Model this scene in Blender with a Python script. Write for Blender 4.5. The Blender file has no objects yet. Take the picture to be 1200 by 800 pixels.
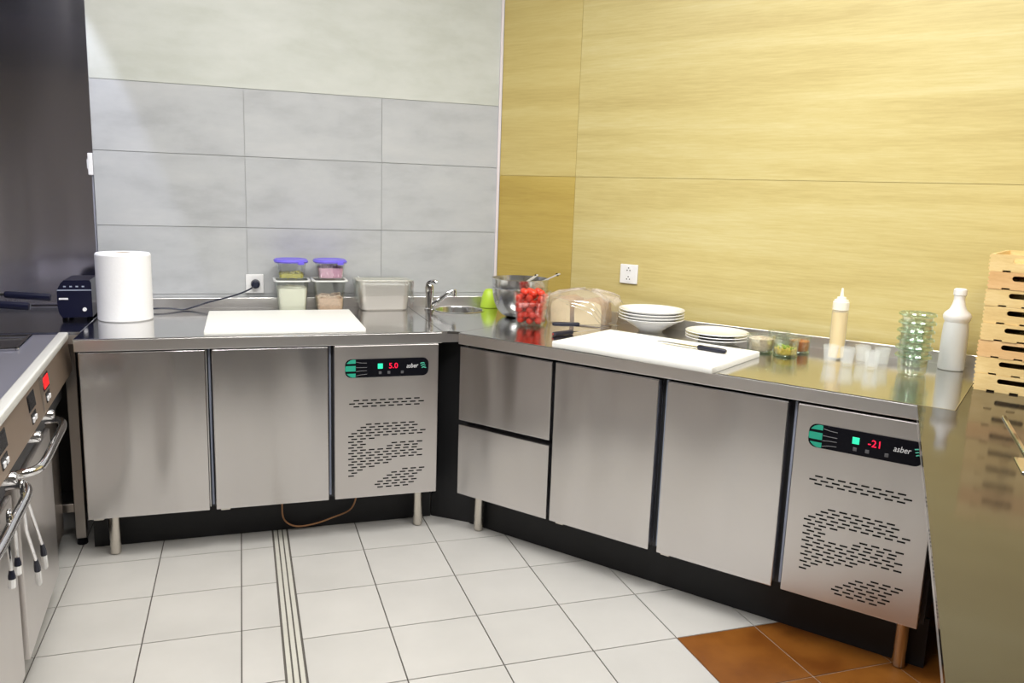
import bpy, bmesh, math, random
from mathutils import Vector, Matrix
random.seed(7)
PI = math.pi
sc = bpy.context.scene
col = sc.collection

# ------------------------------------------------------------------ camera
cam = bpy.data.cameras.new('camera')
cam.sensor_width = 36.0
cam.lens = 950.15 * 36.0 / 1200.0
cam.clip_start = 0.02
camo = bpy.data.objects.new('camera', cam); col.objects.link(camo)
r_ = Vector((0.9494, -0.3123, 0.0337)).normalized()
f_ = Vector((0.3132, 0.9329, -0.1776)).normalized()
u_ = r_.cross(f_).normalized(); r_ = f_.cross(u_).normalized()
M = Matrix.Identity(4)
for i in range(3):
    M[i][0] = r_[i]; M[i][1] = u_[i]; M[i][2] = -f_[i]
M.translation = Vector((0.5776, -3.1667, 1.4053))
camo.matrix_world = M
sc.camera = camo

# ------------------------------------------------------------------ world, lights, exposure
w = bpy.data.worlds.new('world'); sc.world = w; w.use_nodes = True
w.node_tree.nodes['Background'].inputs[0].default_value = (0.9, 0.93, 1.0, 1)
w.node_tree.nodes['Background'].inputs[1].default_value = 0.35
vs = sc.view_settings
vs.view_transform = 'Standard'; vs.look = 'None'; vs.gamma = 1.0; vs.use_curve_mapping = False
vs.exposure = -0.85
sc.cycles.max_bounces = 10
sc.cycles.glossy_bounces = 5
sc.cycles.transmission_bounces = 10
sc.cycles.transparent_max_bounces = 24
sc.cycles.caustics_refractive = False
sc.cycles.caustics_reflective = True
sc.cycles.blur_glossy = 1.0
sc.cycles.sample_clamp_indirect = 4.0

CEIL = 2.95
def area(name, loc, sx, sy, power, color=(1, 1, 1), rot=(0, 0, 0)):
    l = bpy.data.lights.new(name, 'AREA'); l.shape = 'RECTANGLE'; l.size = sx; l.size_y = sy
    l.energy = power; l.color = color
    o = bpy.data.objects.new(name, l); col.objects.link(o); o.location = loc; o.rotation_euler = rot
    return o
PANELS = [(0.35, -0.75), (1.75, -1.35), (0.75, -2.2), (2.6, -2.6)]
for (px, py) in PANELS:
    area('panel_light', (px, py, CEIL - 0.045), 1.1, 0.55, 60, (1.0, 0.985, 0.955))

# ------------------------------------------------------------------ materials
MATS = {}
def new_mat(name):
    m = bpy.data.materials.new(name); m.use_nodes = True
    nt = m.node_tree; b = nt.nodes['Principled BSDF']
    MATS[name] = m
    return m, nt, b
def N(nt, t, **kw):
    n = nt.nodes.new(t)
    for k, v in kw.items():
        if k in n.inputs: n.inputs[k].default_value = v
        else: setattr(n, k, v)
    return n
def plain(name, rgb, rough=0.5, metal=0.0, noise=0.0, nscale=30.0, bump=0.0, emit=None, es=0.0, alpha=1.0, trans=0.0, ior=1.45, coat=0.0, sss=0.0):
    m, nt, b = new_mat(name)
    b.inputs['Base Color'].default_value = (*rgb, 1)
    b.inputs['Roughness'].default_value = rough
    b.inputs['Metallic'].default_value = metal
    b.inputs['IOR'].default_value = ior
    b.inputs['Transmission Weight'].default_value = trans
    b.inputs['Coat Weight'].default_value = coat
    b.inputs['Alpha'].default_value = alpha
    if sss: b.inputs['Subsurface Weight'].default_value = sss; b.inputs['Subsurface Radius'].default_value = (.02, .02, .02)
    if emit: b.inputs['Emission Color'].default_value = (*emit, 1); b.inputs['Emission Strength'].default_value = es
    if noise or bump:
        tc = N(nt, 'ShaderNodeTexCoord'); nz = N(nt, 'ShaderNodeTexNoise'); nz.inputs['Scale'].default_value = nscale; nz.inputs['Detail'].default_value = 4
        nt.links.new(tc.outputs['Object'], nz.inputs['Vector'])
        if noise:
            mx = N(nt, 'ShaderNodeMix', data_type='RGBA')
            mx.inputs[6].default_value = (*[c * (1 - noise) for c in rgb], 1); mx.inputs[7].default_value = (*[min(1, c * (1 + noise)) for c in rgb], 1)
            nt.links.new(nz.outputs['Fac'], mx.inputs[0]); nt.links.new(mx.outputs[2], b.inputs['Base Color'])
        if bump:
            bp = N(nt, 'ShaderNodeBump'); bp.inputs['Strength'].default_value = bump; bp.inputs['Distance'].default_value = 0.002
            nt.links.new(nz.outputs['Fac'], bp.inputs['Height']); nt.links.new(bp.outputs['Normal'], b.inputs['Normal'])
    return m
def low_spec(name, k): MATS[name].node_tree.nodes['Principled BSDF'].inputs['Specular IOR Level'].default_value = k
def steel(name, rgb, rough, stretch, var=0.10, bump=0.03, scale=60.0, wave=0.0):
    """brushed stainless: noise stretched along one axis drives roughness and a fine relief"""
    m, nt, b = new_mat(name)
    b.inputs['Metallic'].default_value = 1.0
    b.inputs['Base Color'].default_value = (*rgb, 1)
    tc = N(nt, 'ShaderNodeTexCoord'); mp = N(nt, 'ShaderNodeMapping'); mp.inputs['Scale'].default_value = stretch
    nz = N(nt, 'ShaderNodeTexNoise'); nz.inputs['Scale'].default_value = scale; nz.inputs['Detail'].default_value = 3
    nt.links.new(tc.outputs['Object'], mp.inputs['Vector']); nt.links.new(mp.outputs['Vector'], nz.inputs['Vector'])
    mr = N(nt, 'ShaderNodeMapRange'); mr.inputs['To Min'].default_value = max(0.02, rough - var); mr.inputs['To Max'].default_value = rough + var
    nt.links.new(nz.outputs['Fac'], mr.inputs['Value']); nt.links.new(mr.outputs['Result'], b.inputs['Roughness'])
    bp = N(nt, 'ShaderNodeBump'); bp.inputs['Strength'].default_value = bump; bp.inputs['Distance'].default_value = 0.001
    nt.links.new(nz.outputs['Fac'], bp.inputs['Height']); nt.links.new(bp.outputs['Normal'], b.inputs['Normal'])
    if wave:    # sheet metal is never quite flat
        oi = N(nt, 'ShaderNodeObjectInfo'); cm_ = N(nt, 'ShaderNodeCombineXYZ'); mu = N(nt, 'ShaderNodeMath', operation='MULTIPLY'); mu.inputs[1].default_value = 17.0
        m2 = N(nt, 'ShaderNodeMapping'); m2.inputs['Scale'].default_value = (5.0, 5.0, 0.9)
        nt.links.new(oi.outputs['Random'], mu.inputs[0]); nt.links.new(mu.outputs[0], cm_.inputs[1]); nt.links.new(cm_.outputs[0], m2.inputs['Location']); nt.links.new(tc.outputs['Object'], m2.inputs['Vector'])
        n2 = N(nt, 'ShaderNodeTexNoise'); n2.inputs['Scale'].default_value = 1.0; n2.inputs['Detail'].default_value = 1
        nt.links.new(m2.outputs[0], n2.inputs['Vector'])
        b2 = N(nt, 'ShaderNodeBump'); b2.inputs['Strength'].default_value = 1.0; b2.inputs['Distance'].default_value = wave
        nt.links.new(n2.outputs['Fac'], b2.inputs['Height']); nt.links.new(b2.outputs['Normal'], bp.inputs['Normal'])
    return m
steel('steel_door', (0.68, 0.66, 0.66), 0.23, (40, 40, 0.6), 0.03, 0.006, wave=0.022)
steel('steel_panel', (0.69, 0.66, 0.65), 0.33, (40, 40, 0.6), 0.03, 0.008, wave=0.010)
steel('steel_top', (0.66, 0.655, 0.65), 0.13, (1.2, 30, 30), 0.03, 0.015)
steel('steel_lip', (0.84, 0.82, 0.815), 0.30, (0.8, 40, 40), 0.03, 0.008)
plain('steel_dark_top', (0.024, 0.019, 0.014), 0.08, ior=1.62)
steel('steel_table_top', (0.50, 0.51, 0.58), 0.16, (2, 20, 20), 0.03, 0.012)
steel('steel_wall', (0.86, 0.84, 0.94), 0.15, (20, 20, 0.8), 0.03, 0.006, wave=0.010)
plain('chrome', (0.78, 0.78, 0.80), 0.09, 1.0)
plain('steel_leg', (0.66, 0.62, 0.56), 0.22, 1.0)
plain('steel_bowl', (0.72, 0.73, 0.74), 0.20, 1.0)
plain('steel_frame', (0.42, 0.38, 0.35), 0.30, 1.0)
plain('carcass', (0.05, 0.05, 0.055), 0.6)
plain('gasket', (0.33, 0.37, 0.48), 0.5)
plain('black_plastic', (0.006, 0.006, 0.009), 0.22)
low_spec('black_plastic', .12)
plain('slot_black', (0.004, 0.004, 0.004), 0.9)
plain('navy_plastic', (0.004, 0.005, 0.022), 0.28)
plain('black_handle', (0.012, 0.013, 0.028), 0.35)
plain('logo_green', (0.02, 0.36, 0.24), 0.5)
plain('logo_grey', (0.10, 0.10, 0.11), 0.5)
plain('print_white', (0.75, 0.75, 0.78), 0.5)
plain('led_green', (0.02, 0.5, 0.35), 0.4, emit=(0.03, 0.75, 0.36), es=1.4)
plain('led_red', (0.4, 0.0, 0.02), 0.4, emit=(1.0, 0.012, 0.06), es=2.2)
plain('lamp_red', (0.5, 0.0, 0.0), 0.4, emit=(1.0, 0.01, 0.015), es=1.6)
plain('white_plastic', (0.83, 0.83, 0.84), 0.4)
plain('white_board', (0.86, 0.86, 0.83), 0.45)
plain('porcelain', (0.86, 0.86, 0.86), 0.12, coat=0.3)
plain('paper', (0.88, 0.88, 0.90), 0.9, noise=0.02, nscale=80, bump=0.25)
plain('cardboard', (0.45, 0.33, 0.2), 0.9)
plain('plug_black', (0.012, 0.015, 0.035), 0.4)
plain('cable_orange', (0.45, 0.22, 0.10), 0.5)
plain('cable_grey', (0.35, 0.36, 0.42), 0.5)
plain('cap_red', (0.35, 0.05, 0.04), 0.4)
plain('lime', (0.50, 0.72, 0.06), 0.35)
plain('pipe', (0.35, 0.2, 0.17), 0.4)
plain('lid_purple', (0.17, 0.13, 0.75), 0.35)
plain('tomato', (0.75, 0.045, 0.02), 0.22, noise=0.25, nscale=25, coat=0.4)
plain('bread', (0.74, 0.62, 0.36), 0.9, noise=0.22, nscale=90, bump=0.6)
plain('crust', (0.50, 0.33, 0.15), 0.8, noise=0.45, nscale=70, bump=0.5)
plain('mozzarella', (0.86, 0.86, 0.72), 0.4, noise=0.05, nscale=40)
plain('pickle', (0.50, 0.46, 0.06), 0.35, noise=0.3, nscale=60)
plain('onion', (0.72, 0.42, 0.56), 0.35, noise=0.25, nscale=90)
plain('tuna', (0.72, 0.52, 0.38), 0.6, noise=0.3, nscale=90, bump=0.8)
plain('seed_light', (0.84, 0.68, 0.52), 0.6)
plain('onion_light', (0.86, 0.66, 0.76), 0.35)
plain('seed_mix', (0.68, 0.55, 0.42), 0.6, noise=0.4, nscale=160, bump=0.8)
plain('corn_mix', (0.70, 0.50, 0.08), 0.45, noise=0.5, nscale=120, bump=0.8)
plain('herb', (0.30, 0.42, 0.06), 0.5, noise=0.4, nscale=120)
plain('chutney', (0.50, 0.16, 0.03), 0.45, noise=0.25, nscale=90)
plain('sauce', (0.86, 0.62, 0.15), 0.4)
plain('nozzle', (0.92, 0.88, 0.75), 0.35, sss=0.2)
plain('frost_white', (0.80, 0.83, 0.85), 0.35, trans=0.25)
plain('frost_body', (0.86, 0.86, 0.80), 0.35, alpha=0.22)
plain('pan_steel', (0.82, 0.79, 0.75), 0.38, 0.75)
plain('nosing', (0.80, 0.80, 0.78), 0.35, 0.35)
plain('hob_steel', (0.46, 0.46, 0.56), 0.28, 0.7)
plain('handle_steel', (0.82, 0.82, 0.84), 0.3, 0.5)
plain('rim_white', (0.85, 0.87, 0.86), 0.3)
def thin_glass(name, tint, gloss=0.05, base=0.06, k=0.55):
    '''clear thin-walled glass: transparent tint with a mirror coat that grows towards grazing angles'''
    m = bpy.data.materials.new(name); m.use_nodes = True; nt = m.node_tree; MATS[name] = m
    nt.nodes.remove(nt.nodes['Principled BSDF']); out = nt.nodes['Material Output']
    tr = N(nt, 'ShaderNodeBsdfTransparent'); tr.inputs[0].default_value = (*tint, 1)
    gl = N(nt, 'ShaderNodeBsdfGlossy'); gl.inputs['Roughness'].default_value = gloss; gl.inputs[0].default_value = (.95, 1, .97, 1)
    lw = N(nt, 'ShaderNodeLayerWeight'); lw.inputs[0].default_value = .35
    mr = N(nt, 'ShaderNodeMapRange'); mr.inputs['To Min'].default_value = base; mr.inputs['To Max'].default_value = k
    nt.links.new(lw.outputs['Facing'], mr.inputs['Value'])
    mx = N(nt, 'ShaderNodeMixShader'); nt.links.new(mr.outputs[0], mx.inputs[0]); nt.links.new(tr.outputs[0], mx.inputs[1]); nt.links.new(gl.outputs[0], mx.inputs[2]); nt.links.new(mx.outputs[0], out.inputs[0])
thin_glass('glass', (0.972, 0.990, 0.978), base=.12, k=.6)
plain('glass_shot', (0.90, 0.93, 0.91), 0.08, alpha=0.17)
thin_glass('glass_green', (0.78, 0.90, 0.83), base=.10)
thin_glass('tub_clear', (0.955, 0.96, 0.96), .08, .05, .45)
thin_glass('film', (0.97, 0.97, 0.97), .15, .12, .55)
plain('bag', (0.84, 0.76, 0.68), 0.14, alpha=0.26)
plain('plinth_shade_black', (0.012, 0.012, 0.014), 0.6)  # black of the plinths, also the painted shade at the wall feet
plain('plaster', (0.36, 0.34, 0.33), 0.9, noise=0.04, nscale=8)
plain('ceiling_white', (0.80, 0.80, 0.78), 0.9)
plain('grout_light', (0.42, 0.33, 0.26), 0.9)
plain('wall_grout', (0.42, 0.43, 0.43), 0.9)
plain('grout', (0.10, 0.09, 0.08), 0.9)
plain('drain_dark', (0.05, 0.055, 0.045), 0.7)
plain('drain_strip', (0.50, 0.49, 0.44), 0.35, noise=0.08)
plain('lamp_panel', (0.9, 0.9, 0.9), 0.5, emit=(1.0, 0.965, 0.90), es=6.0)
plain('trim_white', (0.78, 0.72, 0.76), 0.4)
plain('panel_beige', (0.52, 0.40, 0.31), 0.33, metal=0.85)
plain('skin_grip', (0.75, 0.72, 0.70), 0.4)

def tile_mat(name, a, b_, rough, scale=3.0):
    m, nt, b = new_mat(name)
    tc = N(nt, 'ShaderNodeTexCoord'); oi = N(nt, 'ShaderNodeObjectInfo')
    ad = N(nt, 'ShaderNodeVectorMath', operation='ADD'); sc_ = N(nt, 'ShaderNodeVectorMath', operation='SCALE'); sc_.inputs['Scale'].default_value = 37.0
    cmb = N(nt, 'ShaderNodeCombineXYZ'); nt.links.new(oi.outputs['Random'], cmb.inputs[0]); nt.links.new(oi.outputs['Random'], cmb.inputs[1])
    nt.links.new(cmb.outputs[0], sc_.inputs[0]); nt.links.new(tc.outputs['Object'], ad.inputs[0]); nt.links.new(sc_.outputs[0], ad.inputs[1])
    nz = N(nt, 'ShaderNodeTexNoise'); nz.inputs['Scale'].default_value = scale; nz.inputs['Detail'].default_value = 6
    nt.links.new(ad.outputs[0], nz.inputs['Vector'])
    cr = N(nt, 'ShaderNodeValToRGB'); cr.color_ramp.elements[0].position = .32; cr.color_ramp.elements[1].position = .7
    cr.color_ramp.elements[0].color = (*a, 1); cr.color_ramp.elements[1].color = (*b_, 1)
    nt.links.new(nz.outputs['Fac'], cr.inputs['Fac']); nt.links.new(cr.outputs['Color'], b.inputs['Base Color'])
    b.inputs['Roughness'].default_value = rough
    return m
tile_mat('tile_white', (0.455, 0.445, 0.425), (0.52, 0.508, 0.485), 0.28)
tile_mat('tile_terracotta', (0.14, 0.042, 0.006), (0.27, 0.10, 0.016), 0.32, 5.0)

def stone_mat(name, dark, mid, light):
    m, nt, b = new_mat(name)
    tc = N(nt, 'ShaderNodeTexCoord'); mp = N(nt, 'ShaderNodeMapping'); mp.inputs['Scale'].default_value = (1.0, 1.0, 2.6)
    oi = N(nt, 'ShaderNodeObjectInfo'); cmb = N(nt, 'ShaderNodeCombineXYZ'); mu = N(nt, 'ShaderNodeMath', operation='MULTIPLY'); mu.inputs[1].default_value = 23.0
    nt.links.new(oi.outputs['Random'], mu.inputs[0]); nt.links.new(mu.outputs[0], cmb.inputs[1]); nt.links.new(cmb.outputs[0], mp.inputs['Location'])
    nt.links.new(tc.outputs['Object'], mp.inputs['Vector'])
    n1 = N(nt, 'ShaderNodeTexNoise'); n1.inputs['Scale'].default_value = 3.2; n1.inputs['Detail'].default_value = 8; n1.inputs['Roughness'].default_value = .62; n1.inputs['Distortion'].default_value = .15
    nt.links.new(mp.outputs[0], n1.inputs['Vector'])
    cr = N(nt, 'ShaderNodeValToRGB'); e = cr.color_ramp.elements
    e[0].position = .30; e[0].color = (*dark, 1); e[1].position = .72; e[1].color = (*light, 1)
    k = e.new(.5); k.color = (*mid, 1)
    nt.links.new(n1.outputs['Fac'], cr.inputs['Fac']); nt.links.new(cr.outputs['Color'], b.inputs['Base Color'])
    b.inputs['Roughness'].default_value = .42
    bp = N(nt, 'ShaderNodeBump'); bp.inputs['Strength'].default_value = .05; bp.inputs['Distance'].default_value = .002
    nt.links.new(n1.outputs['Fac'], bp.inputs['Height']); nt.links.new(bp.outputs['Normal'], b.inputs['Normal'])
stone_mat('stone', (0.39, 0.40, 0.415), (0.46, 0.475, 0.49), (0.515, 0.525, 0.535))
stone_mat('stone_upper', (0.49, 0.51, 0.46), (0.55, 0.57, 0.53), (0.60, 0.615, 0.58))

def wood_mat(name, a, b_, c, sz=9.0, stretch=(0.35, 1, 6.0)):
    m, nt, b = new_mat(name)
    tc = N(nt, 'ShaderNodeTexCoord'); mp = N(nt, 'ShaderNodeMapping'); mp.inputs['Scale'].default_value = stretch
    oi = N(nt, 'ShaderNodeObjectInfo'); cmb = N(nt, 'ShaderNodeCombineXYZ'); mu = N(nt, 'ShaderNodeMath', operation='MULTIPLY'); mu.inputs[1].default_value = 31.0
    nt.links.new(oi.outputs['Random'], mu.inputs[0]); nt.links.new(mu.outputs[0], cmb.inputs[2]); nt.links.new(cmb.outputs[0], mp.inputs['Location'])
    nt.links.new(tc.outputs['Object'], mp.inputs['Vector'])
    n1 = N(nt, 'ShaderNodeTexNoise'); n1.inputs['Scale'].default_value = sz * .22; n1.inputs['Detail'].default_value = 5; n1.inputs['Distortion'].default_value = .35
    n2 = N(nt, 'ShaderNodeTexNoise'); n2.inputs['Scale'].default_value = sz * 2.4; n2.inputs['Detail'].default_value = 6; n2.inputs['Roughness'].default_value = .7
    for n in (n1, n2): nt.links.new(mp.outputs[0], n.inputs['Vector'])
    mx = N(nt, 'ShaderNodeMix', data_type='FLOAT'); mx.inputs[0].default_value = .42
    nt.links.new(n1.outputs['Fac'], mx.inputs[2]); nt.links.new(n2.outputs['Fac'], mx.inputs[3])
    cr = N(nt, 'ShaderNodeValToRGB'); e = cr.color_ramp.elements
    e[0].position = .30; e[0].color = (*a, 1); e[1].position = .68; e[1].color = (*c, 1); k = e.new(.5); k.color = (*b_, 1)
    nt.links.new(mx.outputs[0], cr.inputs['Fac']); nt.links.new(cr.outputs['Color'], b.inputs['Base Color'])
    b.inputs['Roughness'].default_value = .42
    bp = N(nt, 'ShaderNodeBump'); bp.inputs['Strength'].default_value = .1; bp.inputs['Distance'].default_value = .001
    nt.links.new(n2.outputs['Fac'], bp.inputs['Height']); nt.links.new(bp.outputs['Normal'], b.inputs['Normal'])
wood_mat('veneer_light', (0.46, 0.355, 0.13), (0.59, 0.49, 0.205), (0.67, 0.59, 0.30))
wood_mat('veneer_mid', (0.48, 0.365, 0.125), (0.58, 0.465, 0.175), (0.65, 0.55, 0.235))
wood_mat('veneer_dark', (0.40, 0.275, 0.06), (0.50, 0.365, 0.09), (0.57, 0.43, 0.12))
wood_mat('crate_wood', (0.60, 0.40, 0.16), (0.73, 0.535, 0.24), (0.82, 0.64, 0.33), 12.0, (1.0, 1.0, 5.0))
wood_mat('crate_wood_warm', (0.58, 0.33, 0.13), (0.70, 0.44, 0.20), (0.78, 0.53, 0.27), 12.0, (1.0, 1.0, 5.0))

# ------------------------------------------------------------------ mesh helpers
def bm_new(): return bmesh.new()
def box(bm, x0, x1, y0, y1, z0, z1, bev=0.0, seg=1):
    m = Matrix.Translation(((x0 + x1) / 2, (y0 + y1) / 2, (z0 + z1) / 2)) @ Matrix.Diagonal((abs(x1 - x0), abs(y1 - y0), abs(z1 - z0), 1))
    g = bmesh.ops.create_cube(bm, size=1.0, matrix=m)
    if bev > 0:
        vs_ = set(g['verts']); es = [e for e in bm.edges if e.verts[0] in vs_ and e.verts[1] in vs_]
        bmesh.ops.bevel(bm, geom=es, offset=bev, segments=seg, affect='EDGES', profile=0.5)
    return g
def rings(bm, rs, close=True, cap0=False, cap1=False):
    """rs: list of rings (lists of Vector) of equal length"""
    vr = [[bm.verts.new(p) for p in r] for r in rs]
    n = len(vr[0])
    for a, b in zip(vr, vr[1:]):
        for i in range(n if close else n - 1):
            j = (i + 1) % n
            bm.faces.new((a[i], a[j], b[j], b[i]))
    if cap0: bm.faces.new(list(reversed(vr[0])))
    if cap1: bm.faces.new(vr[-1])
    return vr
def lathe(bm, prof, n=24, c=(0, 0, 0), cap0=True, cap1=True):
    rs = [[Vector((c[0] + r * math.cos(2 * PI * i / n), c[1] + r * math.sin(2 * PI * i / n), c[2] + z)) for i in range(n)] for r, z in prof]
    rings(bm, rs, True, cap0, cap1)
def tube(bm, pts, rad, n=10, caps=True):
    pts = [Vector(p) for p in pts]
    rads = rad if isinstance(rad, (list, tuple)) else [rad] * len(pts)
    rs = []; up = None
    for i, p in enumerate(pts):
        t = (pts[min(i + 1, len(pts) - 1)] - pts[max(i - 1, 0)]).normalized()
        if up is None: up = Vector((0, 0, 1)) if abs(t.z) < .9 else Vector((1, 0, 0))
        s = t.cross(up).normalized(); up = s.cross(t).normalized()
        rs.append([p + (s * math.cos(2 * PI * k / n) + up * math.sin(2 * PI * k / n)) * rads[i] for k in range(n)])
    rings(bm, rs, True, caps, caps)
def smooth(pts, k=8):
    """Catmull-Rom through points"""
    pts = [Vector(p) for p in pts]; P = [pts[0]] + pts + [pts[-1]]; out = []
    for i in range(1, len(P) - 2):
        a, b, c, d = P[i - 1], P[i], P[i + 1], P[i + 2]
        for j in range(k):
            t = j / k
            out.append(.5 * ((2 * b) + (c - a) * t + (2 * a - 5 * b + 4 * c - d) * t * t + (3 * b - a - 3 * c + d) * t ** 3))
    out.append(pts[-1]); return out
def rrect(w_, d_, r, z, n=4, cx=0, cy=0):
    out = []
    for sx, sy, a0 in ((1, 1, 0), (-1, 1, PI / 2), (-1, -1, PI), (1, -1, 3 * PI / 2)):
        for k in range(n + 1):
            a = a0 + PI / 2 * k / n
            out.append(Vector((cx + sx * (w_ / 2 - r) + r * math.cos(a), cy + sy * (d_ / 2 - r) + r * math.sin(a), z)))
    return out
def prism(bm, poly, z0, z1):
    rings(bm, [[Vector((x, y, z0)) for x, y in poly], [Vector((x, y, z1)) for x, y in poly]], True, True, True)
def finish(name, bm, mat, parent=None, ang=35, loc=None, rotz=None, sm=True):
    bmesh.ops.recalc_face_normals(bm, faces=bm.faces[:])
    if sm:      # smooth shading, with crisp edges at corners and where a big flat face meets a narrow bevel
        for f in bm.faces: f.smooth = True
        for e in bm.edges:
            if len(e.link_faces) == 2:
                a = e.calc_face_angle(0.0); r = [f.calc_area() + 1e-12 for f in e.link_faces]
                e.smooth = not (a > math.radians(ang) or (a > math.radians(9) and max(r) / min(r) > 14))
    me = bpy.data.meshes.new(name); bm.to_mesh(me); bm.free()
    for m in (mat if isinstance(mat, (list, tuple)) else [mat]): me.materials.append(MATS[m])
    o = bpy.data.objects.new(name, me); col.objects.link(o)
    if parent: o.parent = parent
    if loc is not None: o.location = loc
    if rotz is not None: o.rotation_euler = (0, 0, rotz)
    return o
def inst(name, src, parent=None, loc=None, rotz=None):
    o = bpy.data.objects.new(name, src.data); col.objects.link(o)
    if parent: o.parent = parent
    if loc is not None: o.location = loc
    if rotz is not None: o.rotation_euler = (0, 0, rotz)
    return o
def tag(o, label=None, cat=None, group=None, kind=None):
    if label: o['label'] = label
    if cat: o['category'] = cat
    if group: o['group'] = group
    if kind: o['kind'] = kind
    return o
def thing(name, label, cat, loc=(0, 0, 0), rotz=0.0, group=None):
    o = bpy.data.objects.new(name, None); col.objects.link(o); o.empty_display_size = .05
    o.location = loc; o.rotation_euler = (0, 0, rotz)
    return tag(o, label, cat, group)
def text_mesh(name, txt, size, mat, parent, loc, rot, shear=0.0, ex=0.0003, align='LEFT', sx=1.0):
    cu = bpy.data.curves.new(name, 'FONT'); cu.body = txt; cu.size = size; cu.extrude = ex; cu.shear = shear; cu.align_x = align; cu.resolution_u = 3
    t = bpy.data.objects.new(name + '_tmp', cu); col.objects.link(t)
    bpy.context.view_layer.update()
    me = bpy.data.meshes.new_from_object(t.evaluated_get(bpy.context.evaluated_depsgraph_get()))
    bpy.data.objects.remove(t); bpy.data.curves.remove(cu)
    me.name = name; me.materials.clear(); me.materials.append(MATS[mat])
    o = bpy.data.objects.new(name, me); col.objects.link(o); o.parent = parent; o.location = loc; o.rotation_euler = rot; o.scale = (sx, 1, 1)
    return o

# right-hand counter frame
RA = -0.9251
RO = Vector((1.4009, -0.031, 0)); RU = Vector((math.cos(RA), math.sin(RA), 0)); RV = Vector((-math.sin(RA), math.cos(RA), 0))
def RW(u, v, z=0.0): return RO + RU * u + RV * v + Vector((0, 0, z))
ZT = 0.85
YW = 0.785          # stone wall face
VW = 0.817          # wood wall face (right-hand frame)

# ------------------------------------------------------------------ setting: floor
fl = bm_new(); box(fl, -2.6, 6.2, -6.0, 1.6, -0.12, -0.004)
floor = tag(finish('floor', fl, 'grout', sm=False), 'pale square-tiled kitchen floor with dark joints', kind='structure')
TX, TY = 0.2961, 0.3035
def tile(mat, x0, x1, y0, y1, cache={}):
    k = (mat, round(x1 - x0, 4), round(y1 - y0, 4))
    cx, cy = (x0 + x1) / 2, (y0 + y1) / 2
    if k not in cache:
        b = bm_new(); g = .0022
        box(b, -(x1 - x0) / 2 + g, (x1 - x0) / 2 - g, -(y1 - y0) / 2 + g, (y1 - y0) / 2 - g, -0.008, 0.0)
        cache[k] = finish('floor_tile', b, mat, floor, loc=(cx, cy, 0), sm=False); return cache[k]
    return inst('floor_tile', cache[k], floor, (cx, cy, 0))
DX0, DX1 = 0.668, 0.729
rx = [DX1, 1.0075] + [1.0075 + TX * k for k in range(1, 8)]
ry = [-0.125 - TY * k for k in range(-3, 10)]
for i in range(len(rx) - 1):
    for j in range(len(ry) - 1):
        y1, y0 = ry[j], ry[j + 1]
        if y0 > 0.80: continue
        orange = rx[i] > 1.85 and y1 < -0.95
        tile('tile_terracotta' if orange else 'tile_white', rx[i], rx[i + 1], y0, y1)
lx = [0.253 + 0.2935 * k for k in range(-4, 2)] + [DX0]
ly = [-0.0125 - 0.3105 * k for k in range(-2, 9)]
for i in range(len(lx) - 1):
    for j in range(len(ly) - 1):
        tile('tile_white', lx[i], lx[i + 1], ly[j + 1], ly[j])
b = bm_new(); box(b, 1.8975, 3.0, -2.85, -1.038, -.0041, -.0025); finish('tile_bed', b, 'grout_light', floor, sm=False)
# slot drain let into the floor
b = bm_new(); box(b, DX0 + .001, DX1 - .001, -2.9, .7, -.02, -.005); finish('drain_channel', b, 'drain_dark', floor, sm=False)
sw = (DX1 - DX0 - .0055 * 4) / 3
for k in range(3):
    x0 = DX0 + .0055 + k * (sw + .0055)
    b = bm_new(); box(b, x0, x0 + sw, -2.9, .7, -.005, -.0005); finish('drain_bar', b, 'drain_strip', floor, sm=False)

# ------------------------------------------------------------------ setting: walls, ceiling
CX = 1.807          # x of the inner corner stone / wood
b = bm_new(); box(b, -0.022, 2.6, YW + .004, YW + .2, 0, CEIL)
wall_back = tag(finish('wall_back', b, 'wall_grout', sm=False), 'grey stone-tiled back wall', kind='structure')
b = bm_new(); box(b, -0.022, CX, YW + .001, YW + .004, 0, .30); finish('shade_strip', b, 'plinth_shade_black', wall_back, sm=False)  # black strip painted in as the shade below the left counter
jx = [-0.022, 0.599, 1.219, CX + .01]
jz = [0.30, 0.605, 0.911, 1.2165, 1.536, 1.832]
for i in range(3):
    for j in range(len(jz) - 1):
        b = bm_new(); g = .0012; hx = (jx[i + 1] - jx[i]) / 2 - g; hz = (jz[j + 1] - jz[j]) / 2 - g
        box(b, -hx, hx, 0, .004, -hz, hz)
        finish('wall_tile', b, 'stone', wall_back, loc=((jx[i] + jx[i + 1]) / 2, YW, (jz[j] + jz[j + 1]) / 2), sm=False)
b = bm_new(); box(b, -0.020, CX + .01, YW + .001, YW + .004, 1.8335, CEIL); finish('wall_slab', b, 'stone_upper', wall_back, sm=False)

b = bm_new(); box(b, -2.4, -0.022, YW + .045, YW + .2, 0, CEIL)
wall_clad = tag(finish('wall_cladding', b, 'grout', sm=False), 'dark brushed steel cladding on the wall behind the range', kind='structure')
for k, (x0, x1) in enumerate(((-2.4, -1.0), (-0.999, -0.024))):
    b = bm_new(); box(b, x0, x1, YW + .030, YW + .045, .86, CEIL); finish('cladding_sheet', b, 'steel_wall', wall_clad, sm=False)

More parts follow.
